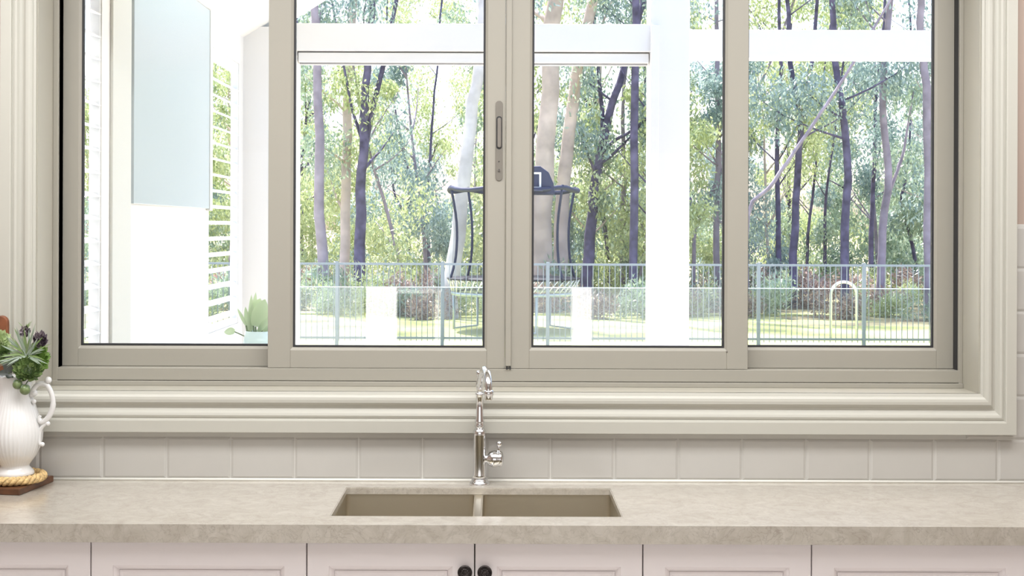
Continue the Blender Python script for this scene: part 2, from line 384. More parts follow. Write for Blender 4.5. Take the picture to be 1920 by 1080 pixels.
# ------------------------------------------------------------------ benchtop, sink, tap
yF, yB = -0.615, 0.0
sx0, sx1, sy0, sy1 = -0.4505, 0.348, -0.503, -0.105
def counter():
    m = MB(); x0, x1 = -2.3, 2.3; zt, zb, zu = CT, CT - 0.02, CT - 0.049
    xs, ys = [x0, sx0, sx1, x1], [yF, sy0, sy1, yB]
    for z, flip in ((zt, False), (zb, True)):
        vs = [(x, y, z) for y in ys for x in xs]; fs = []
        for j in range(3):
            for i in range(3):
                if i == 1 and j == 1: continue
                q = (j * 4 + i, j * 4 + i + 1, (j + 1) * 4 + i + 1, (j + 1) * 4 + i); fs.append(q[::-1] if flip else q)
        m.add(vs, fs)
    hole = [(sx0, sy0), (sx1, sy0), (sx1, sy1), (sx0, sy1)]
    m.add([(x, y, zt) for x, y in hole] + [(x, y, zb) for x, y in hole], [(i, (i + 1) % 4, 4 + (i + 1) % 4, 4 + i) for i in range(4)])
    m.add([(x0, yF, zu), (x1, yF, zu), (x1, yF, zt), (x0, yF, zt)], [(0, 1, 2, 3)])
    m.add([(x0, yF, zu), (x1, yF, zu), (x1, yF + 0.02, zu), (x0, yF + 0.02, zu)], [(3, 2, 1, 0)])
    m.add([(x0, yF + 0.02, zu), (x1, yF + 0.02, zu), (x1, yF + 0.02, zb), (x0, yF + 0.02, zb)], [(3, 2, 1, 0)])
    m.add([(x0, yB, zb), (x1, yB, zb), (x1, yB, zt), (x0, yB, zt)], [(3, 2, 1, 0)])
    me = m.mesh('benchtop'); bm = bmesh.new(); bm.from_mesh(me); bmesh.ops.remove_doubles(bm, verts=bm.verts, dist=1e-5)
    bmesh.ops.recalc_face_normals(bm, faces=bm.faces)
    ed = [e for e in bm.edges if all(abs(v.co.z - zt) < 1e-5 for v in e.verts) and (all(abs(v.co.y - yF) < 1e-5 for v in e.verts) or all(sx0 - 1e-4 <= v.co.x <= sx1 + 1e-4 and sy0 - 1e-4 <= v.co.y <= sy1 + 1e-4 for v in e.verts)) and len(e.link_faces) == 2 and abs(e.link_faces[0].normal.dot(e.link_faces[1].normal)) < 0.5]
    bmesh.ops.bevel(bm, geom=ed, offset=0.0025, segments=2, affect='EDGES')
    bm.to_mesh(me); bm.free(); me.materials.append(M['stone'])
    o = bpy.data.objects.new('benchtop', me); COL.objects.link(o); return o
tag(counter(), 'long pale grey marbled stone benchtop with thick front edge under the window', 'countertop')

sink = empty('double_sink', (0, 0, 0), 'undermounted stainless steel double bowl sink in the stone benchtop', 'sink')
zr = CT - 0.0205
xm = W(896, 945, 3.84).x
def bowl(x0, x1):
    y0, y1, zb = sy0 - 0.004, sy1 + 0.004, zr - 0.2
    m = MB(); t = 0.0015; r = 0.02
    def ring(o, z):
        pts = []
        for cx, cy, a0 in ((x1 - r, y1 - r, 0), (x0 + r, y1 - r, 90), (x0 + r, y0 + r, 180), (x1 - r, y0 + r, 270)):
            for k in range(5):
                a = math.radians(a0 + 22.5 * k); pts.append((cx + (r + o) * math.cos(a), cy + (r + o) * math.sin(a), z))
        return pts
    R = [ring(0.012, zr - 0.0005), ring(0, zr), ring(0, zb + 0.02), ring(-0.006, zb + 0.006), ring(-0.019, zb)]
    vs = [p for q in R for p in q]; fs = [(i * 20 + k, i * 20 + (k + 1) % 20, (i + 1) * 20 + (k + 1) % 20, (i + 1) * 20 + k) for i in range(4) for k in range(20)]
    fs.append(tuple(4 * 20 + k for k in range(20)))
    m.add(vs, fs, True); o = m.build('bowl', M['steel'], sink)
    so = o.modifiers.new('t', 'SOLIDIFY'); so.thickness = 0.0015
    es = o.modifiers.new('e', 'EDGE_SPLIT'); es.split_angle = math.radians(50)
    MB().lathe([(0.045, zb + 0.002), (0.043, zb + 0.004), (0.032, zb + 0.002), (0.03, zb + 0.001)], 24, Matrix.Translation(((x0 + x1) / 2, (y0 + y1) / 2, 0))).build('drain', M['chrome'], o)
bowl(sx0 - 0.003, xm - 0.013); bowl(xm + 0.013, sx1 + 0.003)
MB().box(xm - 0.0125, xm + 0.0125, sy0 - 0.003, sy1 + 0.003, zr - 0.03, zr + 0.0002).build('divider', mat('divider steel', (215, 208, 190), 0.3, 1.0), sink, 0.004)

tx, ty = W(899, 900, 4.105).x, -0.055
tap = empty('mixer_tap', (tx, ty, CT), 'tall traditional chrome kitchen mixer tap with curved spout behind the sink', 'tap')
def zz(py, d=4.105): return W(899, py, d).z - CT
MB().lathe([(0.0311, 0), (0.0311, 0.006), (0.0289, 0.010), (0.0245, 0.012), (0.0245, 0.017), (0.0223, 0.020)], 40).build('base_flange', M['chrome'], tap)
MB().lathe([(0.0218, 0.019), (0.0205, 0.03), (0.0198, 0.06), (0.0198, 0.150), (0.0207, 0.153), (0.0207, 0.163), (0.0196, 0.167), (0.0163, 0.172), (0.0114, 0.177)], 40).build('body', M['chrome'], tap)
zc_ = zz(738)
MB().lathe([(0.0135, 0.176), (0.0160, 0.180), (0.0160, 0.184), (0.0131, 0.187), (0.0153, 0.193), (0.0153, 0.197), (0.0128, 0.215), (0.0115, 0.240), (0.0115, zc_ - 0.006), (0.0135, zc_ - 0.004), (0.0135, zc_), (0.0106, zc_ + 0.003)], 32).build('neck', M['chrome'], tap)
zt_ = zz(694)
MB().lathe([(0.008, zc_ + 0.002), (0.0108, zc_ + 0.012), (0.0125, zc_ + 0.024), (0.0115, zc_ + 0.036), (0.0075, zt_ - 0.026), (0.0065, zt_ - 0.022), (0.0105, zt_ - 0.017), (0.0115, zt_ - 0.008), (0.009, zt_ - 0.002), (0.001, zt_)], 32).build('finial', M['chrome'], tap)
pts = []; L = 0.17; hx = 0.028
P0 = Vector((0, 0, zc_ + 0.022)); 
ctrl = [(0, 0, zc_ + 0.020), (0.12, 0, zc_ + 0.040), (0.35, 0, zt_ + 0.004), (0.6, 0, zt_ + 0.012), (0.82, 0, zt_ + 0.004), (0.96, 0, zt_ - 0.02), (1.0, 0, zt_ - 0.05)]
def catmull(P, n=6):
    P = [Vector(p) for p in P]; out = []
    Q = [P[0] * 2 - P[1]] + P + [P[-1] * 2 - P[-2]]
    for i in range(1, len(Q) - 2):
        for k in range(n):
            t = k / n; a, b, c, d = Q[i - 1], Q[i], Q[i + 1], Q[i + 2]
            out.append(0.5 * ((2 * b) + (c - a) * t + (2 * a - 5 * b + 4 * c - d) * t * t + (3 * b - a - 3 * c + d) * t ** 3))
    out.append(P[-1]); return out
sp = catmull([(t * hx, -t * L, z) for t, _, z in ctrl])
MB().tube(sp, [0.0098 + 0.002 * i / len(sp) for i in range(len(sp))], 16).build('spout', M['chrome'], tap)
e = sp[-1]
MB().lathe([(0.0115, 0.010), (0.0150, 0.006), (0.0150, -0.004), (0.0125, -0.008), (0.0125, -0.018), (0.0105, -0.020)], 28, Matrix.Translation(e)).build('aerator', M['chrome'], tap)
hz = zz(860)
RX = Matrix.Rotation(math.pi / 2, 4, 'Y')
MB().lathe([(0.010, 0.012), (0.012, 0.020), (0.0125, 0.024), (0.021, 0.030), (0.0255, 0.040), (0.026, 0.050), (0.0235, 0.056), (0.0235, 0.059), (0.0255, 0.062), (0.0235, 0.068), (0.015, 0.0735), (0.001, 0.075)], 32, Matrix.Translation((0, -0.004, hz)) @ RX).build('valve_barrel', M['chrome'], tap)
hv = MB(); hv.tube([(0.058, -0.006, hz + 0.018), (0.059, -0.006, hz + 0.034), (0.060, -0.006, hz + 0.042)], [0.005, 0.004, 0.0045], 12); hv.ball((0.061, -0.006, hz + 0.047), 0.0095, 16, 10)
hv.build('lever_knob', M['chrome'], tap)

# ------------------------------------------------------------------ cabinets
yd = -0.585          # door front plane
zd1, zd0, tk = CT - 0.052, 0.13, 0.02
def door_mesh(x0, x1):
    """frame and moulded recessed panel"""
    st, m = 0.058, MB()
    def ring(i, y): return [(x0 + i, y, zd0 + i), (x1 - i, y, zd0 + i), (x1 - i, y, zd1 - i * (1.12 if i > 0.02 else 1)), (x0 + i, y, zd1 - i * (1.12 if i > 0.02 else 1))]
    R = [ring(0, yd + tk), ring(0, yd + 0.002), ring(0.002, yd), ring(st, yd), ring(st + 0.0006, yd + 0.005), ring(st + 0.006, yd + 0.008), ring(st + 0.014, yd + 0.0185), ring(st + 0.0145, yd + 0.015), ring(st + 0.019, yd + 0.013), ring(st + 0.024, yd + 0.015)]
    vs = [p for r in R for p in r]; fs = []
    for i in range(len(R) - 1): fs += [(i * 4 + k, i * 4 + (k + 1) % 4, (i + 1) * 4 + (k + 1) % 4, (i + 1) * 4 + k) for k in range(4)]
    fs += [(3, 2, 1, 0), tuple((len(R) - 1) * 4 + k for k in range(4))]
    return m.add(vs, fs)
def knob(xc, zc, parent):
    T = Matrix.Translation((xc, yd, zc)) @ Matrix.Rotation(math.pi / 2, 4, 'X')
    m = MB().lathe([(0.011, 0), (0.0095, 0.003), (0.007, 0.010), (0.009, 0.014), (0.0185, 0.018), (0.0198, 0.021), (0.0185, 0.0245), (0.0165, 0.0255), (0.0155, 0.0235), (0.013, 0.0235), (0.010, 0.027), (0.001, 0.0285)], 28, T)
    for k in range(10):
        a = 2 * math.pi * k / 10; m.ball((xc + 0.0085 * math.cos(a), yd - 0.0264, zc + 0.0085 * math.sin(a)), 0.0028, 8, 5)
    o = m.build('knob', M['bronze'], parent); o['label'] = 'dark bronze round knob with embossed rosette'
def cabinet(x0, x1, doors, label):
    c = empty('base_cabinet', ((x0 + x1) / 2, -0.3, 0), label, 'cabinet', 'base cabinets under the benchtop')
    ox, oy = (x0 + x1) / 2, -0.3
    b = MB(); zt = CT - 0.052
    b.box(x0, x0 + 0.016, yd + tk + 0.002, -0.01, 0.1, zt); b.box(x1 - 0.016, x1, yd + tk + 0.002, -0.01, 0.1, zt); b.box(x0 + 0.016, x1 - 0.016, yd + tk + 0.002, -0.01, 0.1, 0.116)
    b.box(x0 + 0.016, x1 - 0.016, -0.02, -0.01, 0.116, zt); b.box(x0 + 0.016, x1 - 0.016, yd + tk + 0.002, yd + tk + 0.012, zt - 0.09, zt)
    o = b.build('carcass', M['cabdark'], c); o.location = (-ox, -oy, 0)
    o = MB().box(x0, x1, yd + 0.06, yd + 0.075, 0, 0.1).build('plinth', M['cab'], c); o.location = (-ox, -oy, 0)
    for (da, db, kx) in doors:
        dr = door_mesh(da + 0.0016, db - 0.0016).build('door', M['cab'], c); dr.location = (-ox, -oy, 0)
        if kx is not None: knob(kx, W(890, 1071, 3.57).z, dr)
dd = D0 + yd
E = [W(p, 1045, dd).x for p in (170, 575, 890, 1205.5, 1522)]
cabinet(E[0] - 0.6, E[0], [(E[0] - 0.6, E[0], None)], 'cream panelled cabinet door at far left below the white jug')
cabinet(E[0], E[1], [(E[0], E[1], None)], 'wide cream panelled cabinet directly left of the sink cabinet')
kx1, kx2 = W(872, 1070, dd).x, W(909, 1070, dd).x
cabinet(E[1], E[3], [(E[1], E[2], kx1), (E[2], E[3], kx2)], 'cream two-door sink cabinet with two dark round knobs')
cabinet(E[3], E[4], [(E[3], E[4], None)], 'narrow cream panelled cabinet directly right of the sink cabinet')
cabinet(E[4], E[4] + 0.58, [(E[4], E[4] + 0.58, None)], 'cream panelled cabinet at the far right end of the benchtop')

# ------------------------------------------------------------------ jug, trivet, boards, flowers
bth = 0.020
c1, c2_ = W(37, 935, 3.915), W(103, 898, 4.13)
pF = Vector((c1.x, -0.245, 0)); pR = Vector((W(102, 897, 4.135).x, -0.030, 0))
ev = (pR - pF).normalized(); lv = Vector((-ev.y, ev.x, 0))
lv = lv if lv.x < 0 else -lv
poly = [pF, pR, pR + lv * 0.36, pF + lv * 0.36]
bd = MB().add([(p.x, p.y, CT) for p in poly] + [(p.x, p.y, CT + bth) for p in poly], [(0, 1, 2, 3), (7, 6, 5, 4)] + [(i, (i + 1) % 4, 4 + (i + 1) % 4, 4 + i) for i in range(4)])
for v in range(len(bd.v)): pass
tag(bd.build('serving_board', M['wood'], None, 0.003), 'dark brown wooden serving board lying flat under the rope trivet', 'board')
JX, JY = W(28, 890, 4.03).x, -0.13
tz = CT + bth
tv = empty('rope_trivet', (JX, JY, tz), 'round natural rope trivet on the dark board under the jug', 'trivet')
for Rr, so, sr_ in ((0.080, 0.0072, 0.0070), (0.055, 0.0055, 0.0055), (0.034, 0.0055, 0.0055)):
    m = MB()
    for s in range(3):
        nt = max(4, int(Rr * 2 * math.pi / 0.046)); N = nt * 14
        ps = []
        for k in range(N):
            a = 2 * math.pi * k / N; ph = a * nt + s * 2 * math.pi / 3
            r = Rr + so * math.cos(ph); ps.append((r * math.cos(a), r * math.sin(a), so + sr_ + so * math.sin(ph)))
        m.tube(ps, sr_, 8, closed=True)
    m.build('rope_coil', M['rope'], tv)
MB().lathe([(0.022, 0.001), (0.022, 0.012), (0.012, 0.018), (0.001, 0.018)], 20).build('rope_core', M['rope'], tv)

jz = tz + 0.0225
jug = empty('ceramic_jug', (JX, JY, jz), 'white ribbed ceramic jug with scrolled handle at the left edge', 'jug')
JP = [(0.056, 0.0), (0.0565, 0.004), (0.054, 0.010), (0.046, 0.018), (0.042, 0.024), (0.043, 0.030), (0.052, 0.042), (0.064, 0.060), (0.073, 0.080), (0.079, 0.102), (0.0805, 0.122), (0.078, 0.146), (0.071, 0.172), (0.062, 0.198), (0.054, 0.222), (0.049, 0.245), (0.0475, 0.262), (0.049, 0.280), (0.0525, 0.292), (0.053, 0.296), (0.051, 0.297), (0.047, 0.285), (0.044, 0.262), (0.046, 0.24)]
def ribs(i, k):
    z = JP[i][1]; w = 1.0 if (0.042 < z < 0.232 and i < 16) else (0.4 if i in (5, 6, 15) else 0)
    return 1 + 0.020 * w * (abs(math.cos(math.pi * k / 4)) - 0.6)
MB().lathe(JP, 160, ribs=ribs, cap=False).build('body', M['ceramic'], jug)
MB().lathe([(0.041, 0.026), (0.040, 0.028), (0.001, 0.028)], 40).build('inner_base', M['ceramic'], jug)
def jp(px, py): p = W(px, py, 4.03); return (p.x - JX, -0.012, p.z - jz)
h = MB()
h.tube(catmull([jp(62, 742), jp(66, 728), jp(76, 719), jp(90, 721), jp(99, 737), jp(102, 757), jp(97, 775), jp(88, 787), jp(80, 790), jp(76, 784), jp(78, 778)]), [0.0075] * 30 + [0.0085] * 15 + [0.0085, 0.0085, 0.0082, 0.008, 0.0078, 0.0076, 0.0074, 0.007, 0.0068, 0.0066, 0.006, 0.006, 0.0055, 0.0052, 0.005, 0.005], 12)
h.tube(catmull([jp(92, 791), jp(84, 797), jp(78, 806), jp(76, 820), jp(77, 830), jp(82, 833)]), [0.006] * 10 + [0.0055] * 16, 10)
h.ball(jp(93, 712), 0.0105, 14, 9); h.ball(jp(92, 793), 0.0075, 12, 8); h.ball(jp(82, 832), 0.007, 12, 8); h.ball(jp(67, 736), 0.010, 12, 8); h.ball(jp(66, 752), 0.0075, 12, 8)
h.tube(catmull([jp(84, 722), jp(88, 718), jp(93, 712)]), 0.006, 10)
h.build('handle', M['ceramic'], jug)
MB().tube(catmull([(-0.045, 0, 0.262), (-0.056, 0, 0.285), (-0.066, 0, 0.300)]), [0.010, 0.013, 0.016, 0.018, 0.019, 0.019, 0.019, 0.018, 0.018, 0.017, 0.017, 0.016, 0.016], 14).build('pouring_lip', M['ceramic'], jug)

# leaning paddle board on the wall at the left
pb = MB(); y0 = -0.028
hx_ = W(2, 620, 4.12).x
MB_pts = []
pdl = empty('paddle_board', (hx_, -0.045, CT), 'brown wooden paddle board leaning on the wall behind the jug', 'board')
o = MB().add(*stadium(0, 0.39, 0.022, 0.125, -0.008, 0.010)).build('handle', M['paddle'], pdl, 0.004)
o = MB().add(*stadium(0 - 0.07, 0.17, 0.09, 0.168, -0.008, 0.010)).build('blade', M['paddle'], pdl, 0.004)
pdl.rotation_euler = (math.radians(-1.0), 0, 0)

G1 = leaf_mat('succulent green', (84, 108, 62), (116, 142, 82), (156, 178, 116), 0.15)
G2 = leaf_mat('silvery leaves', (112, 132, 112), (140, 158, 138), (182, 194, 176), 0.1)
G3 = leaf_mat('purple rosette', (60, 50, 58), (92, 80, 88), (140, 126, 132), 0.1)
G4 = leaf_mat('pale bloom', (186, 204, 150), (208, 222, 172), (228, 236, 200), 0.2)
G5 = leaf_mat('dark leaf', (42, 52, 46), (56, 66, 58), (70, 80, 70), 0.1)
STEM = mat('stem green', (96, 116, 72), 0.6)
def blade(m, base, tip, w, sag=0.0, n=5, fold=0.25):
    base, tip = Vector(base), Vector(tip); ax = tip - base
    side = ax.cross(Vector((0.2, -1, 0.3))).normalized(); up = side.cross(ax).normalized()
    vs = []
    for i in range(n + 1):
        t = i / n; c = base + ax * t + Vector((0, 0, -sag)) * (t * t); ww = w * (math.sin(math.pi * (0.12 + 0.88 * t)) ** 0.7 if t < 1 else 0.02)
        vs += [c - side * ww, c - up * ww * fold, c + side * ww]
    fs = []
    for i in range(n):
        a = i * 3; fs += [(a, a + 1, a + 4, a + 3), (a + 1, a + 2, a + 5, a + 4)]
    return m.add(vs, fs, True)
rng = random.Random(7)
rim = jz + 0.296
def stemline(m, top): m.tube([(JX + (top[0] - JX) * 0.25, JY, jz + 0.19), (JX + (top[0] - JX) * 0.6, JY + (top[1] - JY) * 0.5, rim), top], 0.003, 6); return m
def jl(px, py, dy=0): p = W(px, py, 4.03 + dy); return p
def bq(name, px, py, dy, label):
    c = jl(px, py, dy)
    e = empty(name, c, label, 'plant', 'succulent and leaf bouquet in the jug')
    st = MB(); st.tube([Vector((JX, JY, jz + 0.20)) - c, (Vector((JX + (c.x - JX) * 0.5, JY + (c.y - JY) * 0.4, rim + 0.0)) - c), Vector((0, 0, 0))], 0.0028, 6)
    st.build('stem', STEM, e); return e, c
# spiky silver rosette
e, c = bq('spiky_succulent', 50, 668, -0.066, 'spiky silvery green rosette with long thin leaves at the bouquet top')
for k in range(64):
    ang = rng.uniform(-2.2, 2.2); el = rng.uniform(0.35, 1.0)
    L = rng.uniform(0.055, 0.105) * (1.15 if abs(ang) < 0.5 else 0.9)
    tip = (L * math.sin(ang) * 0.95, -0.035 * rng.uniform(0.2, 1.4) + 0.01, L * math.cos(ang) * 0.98 if abs(ang) < 1.57 else L * math.cos(ang) * 0.4)
    blade(MB(), (rng.uniform(-.006, .006), rng.uniform(-.004, .004), 0), tip, rng.uniform(0.0018, 0.0032), rng.uniform(0, 0.022)).build('leaf', G2 if k % 3 else G1, e, fix=False)
def head(e, R, n, mt, sc=(1, 1, 1), leafw=0.006, L0=0.016, nm='florets', bump=0.3):
    m = MB()
    for k in range(n):
        z = 1 - 2 * (k + 0.5) / n; a = k * 2.39996; r = math.sqrt(1 - z * z)
        d = Vector((r * math.cos(a), r * math.sin(a), z)); p = Vector((d.x * R * sc[0], d.y * R * sc[1], d.z * R * sc[2])) * (1 + rng.uniform(-bump, bump) * 0.4)
        up = Vector((rng.uniform(-.5, .5), rng.uniform(-.5, .5), 1))
        blade(m, p * 0.72, p + (d * 0.4 + up * 0.45).normalized() * L0 * rng.uniform(0.6, 1.2), leafw * rng.uniform(0.7, 1.2), 0, 3, 0.5)
    m.ball((0, 0, 0), R * 0.8, 12, 8, sc)
    o = m.build(nm, mt, e, fix=False); o['kind'] = 'stuff'; return o
e, c = bq('green_sedum', 52, 692, -0.060, 'large bumpy mid green sedum head at the bouquet front'); head(e, 0.040, 260, G1, (0.95, 0.7, 0.9), 0.006, 0.013)
e, c = bq('round_sedum', 70, 676, -0.040, 'smaller bright green leafy head at the bouquet right side'); head(e, 0.032, 160, leaf_mat('bright sedum', (84, 116, 44), (112, 146, 66), (152, 178, 104), 0.15), (0.85, 0.8, 1.25), 0.006, 0.016)
e, c = bq('purple_rosette', 76, 641, -0.035, 'dark purple rosette at the upper right of the bouquet'); head(e, 0.017, 80, G3, (0.8, 0.8, 1.3), 0.005, 0.014)
e, c = bq('purple_sprig', 47, 624, -0.02, 'dark purple sprig with fine tips at the bouquet crown'); head(e, 0.011, 40, G3, (1, 0.8, 1.2), 0.004, 0.011)
for k in range(6):
    blade(MB(), (0, 0, 0.01), (rng.uniform(-.025, .025), 0, rng.uniform(0.025, 0.045)), 0.0012).build('leaf', G1, e, fix=False)
e, c = bq('pale_bloom', -4, 642, -0.03, 'pale lime green bloom cut by the left edge'); head(e, 0.030, 150, G4, (1, 0.8, 1.0), 0.009, 0.012)
e, c = bq('leafy_green_head', 0, 668, -0.045, 'mid green leafy head below the pale bloom'); head(e, 0.026, 110, G1, (1, 0.8, 0.9), 0.008, 0.016)
e, c = bq('dark_leaf', 16, 700, -0.055, 'broad dark leaf hanging in the lower left of the bouquet')
blade(MB(), (0, 0, 0), (0.006, -0.012, 0.062), 0.017, 0, 8, 0.3).build('leaf', G5, e, fix=False)
blade(MB(), (0, 0, 0), (-0.03, -0.012, 0.010), 0.010, 0.01, 8, 0.3).build('leaf', G5, e, fix=False)
blade(MB(), (0.004, 0, 0), (0.002, -0.012, -0.014), 0.010, 0.0, 8, 0.3).build('leaf', G5, e, fix=False)
GB = mat('seed pod green', (112, 128, 84), 0.3, var=0.2, scale=60)
for px, py, r, lb in ((33, 721, 0.0145, 'green round seed pod hanging left at the jug rim'), (47, 731, 0.0155, 'green round seed pod hanging lowest over the jug rim')):
    p = jl(px, py, -0.068); e = empty('seed_pod', p, lb, 'plant', 'succulent and leaf bouquet in the jug')
    m = MB(); m.ball((0, 0, 0), r, 14, 10); m.build('pod', GB, e)
    MB().tube([(0, 0, r * 0.8), (0.002, 0.012, 0.022), (0.004, 0.03, 0.03)], 0.0016, 6).build('stem', STEM, e)
    m = MB()
    for k in range(6):
        a = k * math.pi / 3; blade(m, (0, 0, r * 0.9), (r * 1.0 * math.cos(a), r * 1.0 * math.sin(a), r * 0.75), 0.004, 0.003)
    m.build('calyx', G2, e, fix=False)

# ------------------------------------------------------------------ covered patio outside
AX = -1.40; AT = 0.045; yA0, yA1 = 0.26, 7.37 - D0
EZ = 2.74
wy = lambda px: F * (-AX) / (CX - px) - D0       # where a pixel column meets the side wall
aw = MB()
oA0, oA1, oB0, oB1 = yA0 + 0.06, wy(190), wy(391), 7.25 - D0
zA0, zA1, zB0, zB1 = 1.02, 2.62, 1.17, 2.58
aw.box(AX - AT, AX, yA0, oA0, 0, EZ); aw.box(AX - AT, AX, oA1, oB0, 0, EZ); aw.box(AX - AT, AX, oB1, yA1, 0, EZ)
aw.box(AX - AT, AX, oA0, oA1, 0, zA0); aw.box(AX - AT, AX, oA0, oA1, zA1, EZ)
aw.box(AX - AT, AX, oB0, oB1, 0, zB0); aw.box(AX - AT, AX, oB0, oB1, zB1, EZ)
# end wall return facing the room, with jamb
xj = W(555, 300, 7.37).x
aw.box(AX - AT, xj, yA1, yA1 + 0.16, 0, EZ + 0.06)
struct(aw.build('wall_patio', M['white']))
struct(MB().box(AX, AX + 0.012, wy(205), wy(240), 0, EZ - 0.02).build('trim_7', M['cream'], None, 0.003))
def shutter(y0, y1, z0, z1, label):
    s = empty('plantation_shutter', (AX - 0.022, (y0 + y1) / 2, z0), label, 'shutter', 'shutters on the patio side wall')
    hl = (y1 - y0) / 2; H = z1 - z0
    m = MB(); t = 0.018
    m.box(-t, t, -hl, -hl + 0.025, 0, H); m.box(-t, t, hl - 0.012, hl, 0, H); m.box(-t, t, -hl + 0.025, hl - 0.012, 0, 0.03); m.box(-t, t, -hl + 0.025, hl - 0.012, H - 0.05, H)
    m.build('shutter_frame', M['louvre'], s, 0.003)
    bl_ = MB(); n = 8; L = hl - 0.012 - 0.002
    pr = [(0.026 * math.cos(2 * math.pi * k / n), 0.0055 * math.sin(2 * math.pi * k / n)) for k in range(n)]
    bl_.add([(x, -hl + 0.027, z) for x, z in pr] + [(x, hl - 0.014, z) for x, z in pr], [(i, (i + 1) % n, n + (i + 1) % n, n + i) for i in range(n)] + [tuple(range(n))[::-1], tuple(range(n, 2 * n))])
    me = bl_.mesh('louvre'); me.materials.append(M['louvre'])
    z = 0.06
    while z < H - 0.07:
        linked('louvre', me, s, (0, 0, z), (0, math.radians(18), 0)); z += 0.0805
shutter(oA0, oA1, zA0, zA1, 'white louvred shutter nearest the window, left of the frosted panel')
shutter(oB0, oB1, zB0, zB1, 'white louvred shutter at the far patio corner, right of the frosted panel')
fp = empty('frosted_panel', (AX, wy(315), 1.78), 'pale blue frosted panel fixed high on the white patio wall', 'panel')
ya, yb, yc = wy(243) , wy(386), wy(391)
z1p = EZ - 0.004 - 1.78
oy = wy(315)
MB().box(0.001, 0.016, ya - oy, yb - oy, 0, z1p).build('panel', M['frost'], fp, 0.002)
MB().box(0.001, 0.020, yb - oy, yc - oy, -0.01, z1p).build('side_frame', M['cream'], fp, 0.002)

# raked gable ceiling
slope, apx = 0.62, 1.0
apz = EZ + slope * (apx - AX)
xe = 3.6; ze = apz - slope * (xe - apx)
rf = MB()
def slab(xa_, za_, xb_, zb_):
    rf.add([(xa_, yA0, za_), (xb_, yA0, zb_), (xb_, yA1 + 0.3, zb_), (xa_, yA1 + 0.3, za_), (xa_, yA0, za_ + .1), (xb_, yA0, zb_ + .1), (xb_, yA1 + 0.3, zb_ + .1), (xa_, yA1 + 0.3, za_ + .1)],
           [(0, 1, 2, 3), (4, 5, 6, 7), (0, 1, 5, 4), (1, 2, 6, 5), (2, 3, 7, 6), (3, 0, 4, 7)])
slab(AX - 0.1, EZ - slope * 0.1, -0.45, EZ + slope * (-0.45 - AX))
struct(rf.build('ceiling_patio', M['white']))
struct(MB().box(AX, 3.4, TH, 0.92, 2.74, 2.86).build('sun_blocker', M['white']))  # unseen slab added to keep direct sun off the window and benchtop
# beams, post, blind
bz0, bz1 = za(95.5, 7.37), za(44, 7.37)
px0, px1 = W(1219, 300, 7.37).x, W(1293, 300, 7.37).x
struct(MB().box(xj - 0.02, px0 + 0.03, yA1 + 0.01, yA1 + 0.15, bz0, bz1).build('beam', M['white'], None, 0.003))
pm = MB().box(px0, px1, yA1, yA1 + 0.2, 0, apz - 0.03)
struct(pm.build('post', M['white'], None, 0.006))
bz2, bz3 = za(109, 7.62, 1500), za(56, 7.62, 1500)
struct(MB().box(px1 - 0.02, 4.2, 7.62 - D0, 7.62 - D0 + 0.14, bz2, bz3).build('beam', M['white'], None, 0.003))
bld = empty('roller_blind', ((xj + px0) / 2, yA1 + 0.03, bz0), 'white rolled-up outdoor blind under the left patio beam', 'blind')
hw_ = (px0 - xj) / 2
zc0 = za(117.5, 7.40) - bz0
MB().box(-hw_ + 0.005, hw_ - 0.005, 0, 0.09, zc0, -0.008).build('cassette', M['white'], bld, 0.004)
MB().box(-hw_ + 0.01, hw_ - 0.01, 0.02, 0.07, zc0 - 0.010, zc0).build('bottom_rail', mat('blind rail', (150, 150, 152), 0.5), bld, 0.002)
MB().box(-hw_ + 0.004, hw_ - 0.004, 0.012, 0.08, -0.008, 0).build('shadow_gap', mat('shadow gap grey', (128, 126, 124), 0.6), bld)  # grey strip, its colour stands in for shade between beam and cassette
MB().box(hw_ - 0.0, hw_ + 0.045, -0.06, -0.031, -2.6, bz1 - bz0 - 0.01).build('guide_channel', M['white'], bld, 0.003)

# white outdoor table with a vase of leaves
tbx, tby = -1.0, 6.0 - D0
tb = empty('outdoor_table', (tbx, tby, 0), 'white outdoor table beside the patio wall carrying the leafy vase', 'table')
MB().box(-0.33, 0.33, -0.3, 0.3, 0.90, 0.94).build('tabletop', M['white'], tb, 0.004)
for sx in (-1, 1):
    for sy in (-1, 1): MB().box(sx * 0.29 - 0.025, sx * 0.29 + 0.025, sy * 0.26 - 0.025, sy * 0.26 + 0.025, 0, 0.90).build('leg', M['white'], tb, 0.003)
vx = W(488, 600, 6.0)
vs_ = empty('glass_vase', (vx.x, tby, 0.94), 'pale green glass vase on the white outdoor table', 'vase')
vg = mat('pale vase glass', (206, 226, 220), 0.08)
MB().lathe([(0.06, 0), (0.075, 0.05), (0.085, 0.15), (0.075, 0.24), (0.066, 0.285), (0.062, 0.285), (0.07, 0.24), (0.08, 0.15), (0.06, 0.01), (0.001, 0.01)], 32, cap=False).build('vase_body', vg, vs_)
lf = empty('outdoor_foliage_plant', (vx.x, tby, 0.955), 'broad pale green leaves standing in the glass vase outside', 'plant')
LG = leaf_mat('broad pale leaves', (142, 166, 112), (176, 196, 150), (206, 220, 190), 0.3)
def lp(px, py): p = W(px, py, 6.0); return Vector((p.x - vx.x, 0, p.z - 0.955))
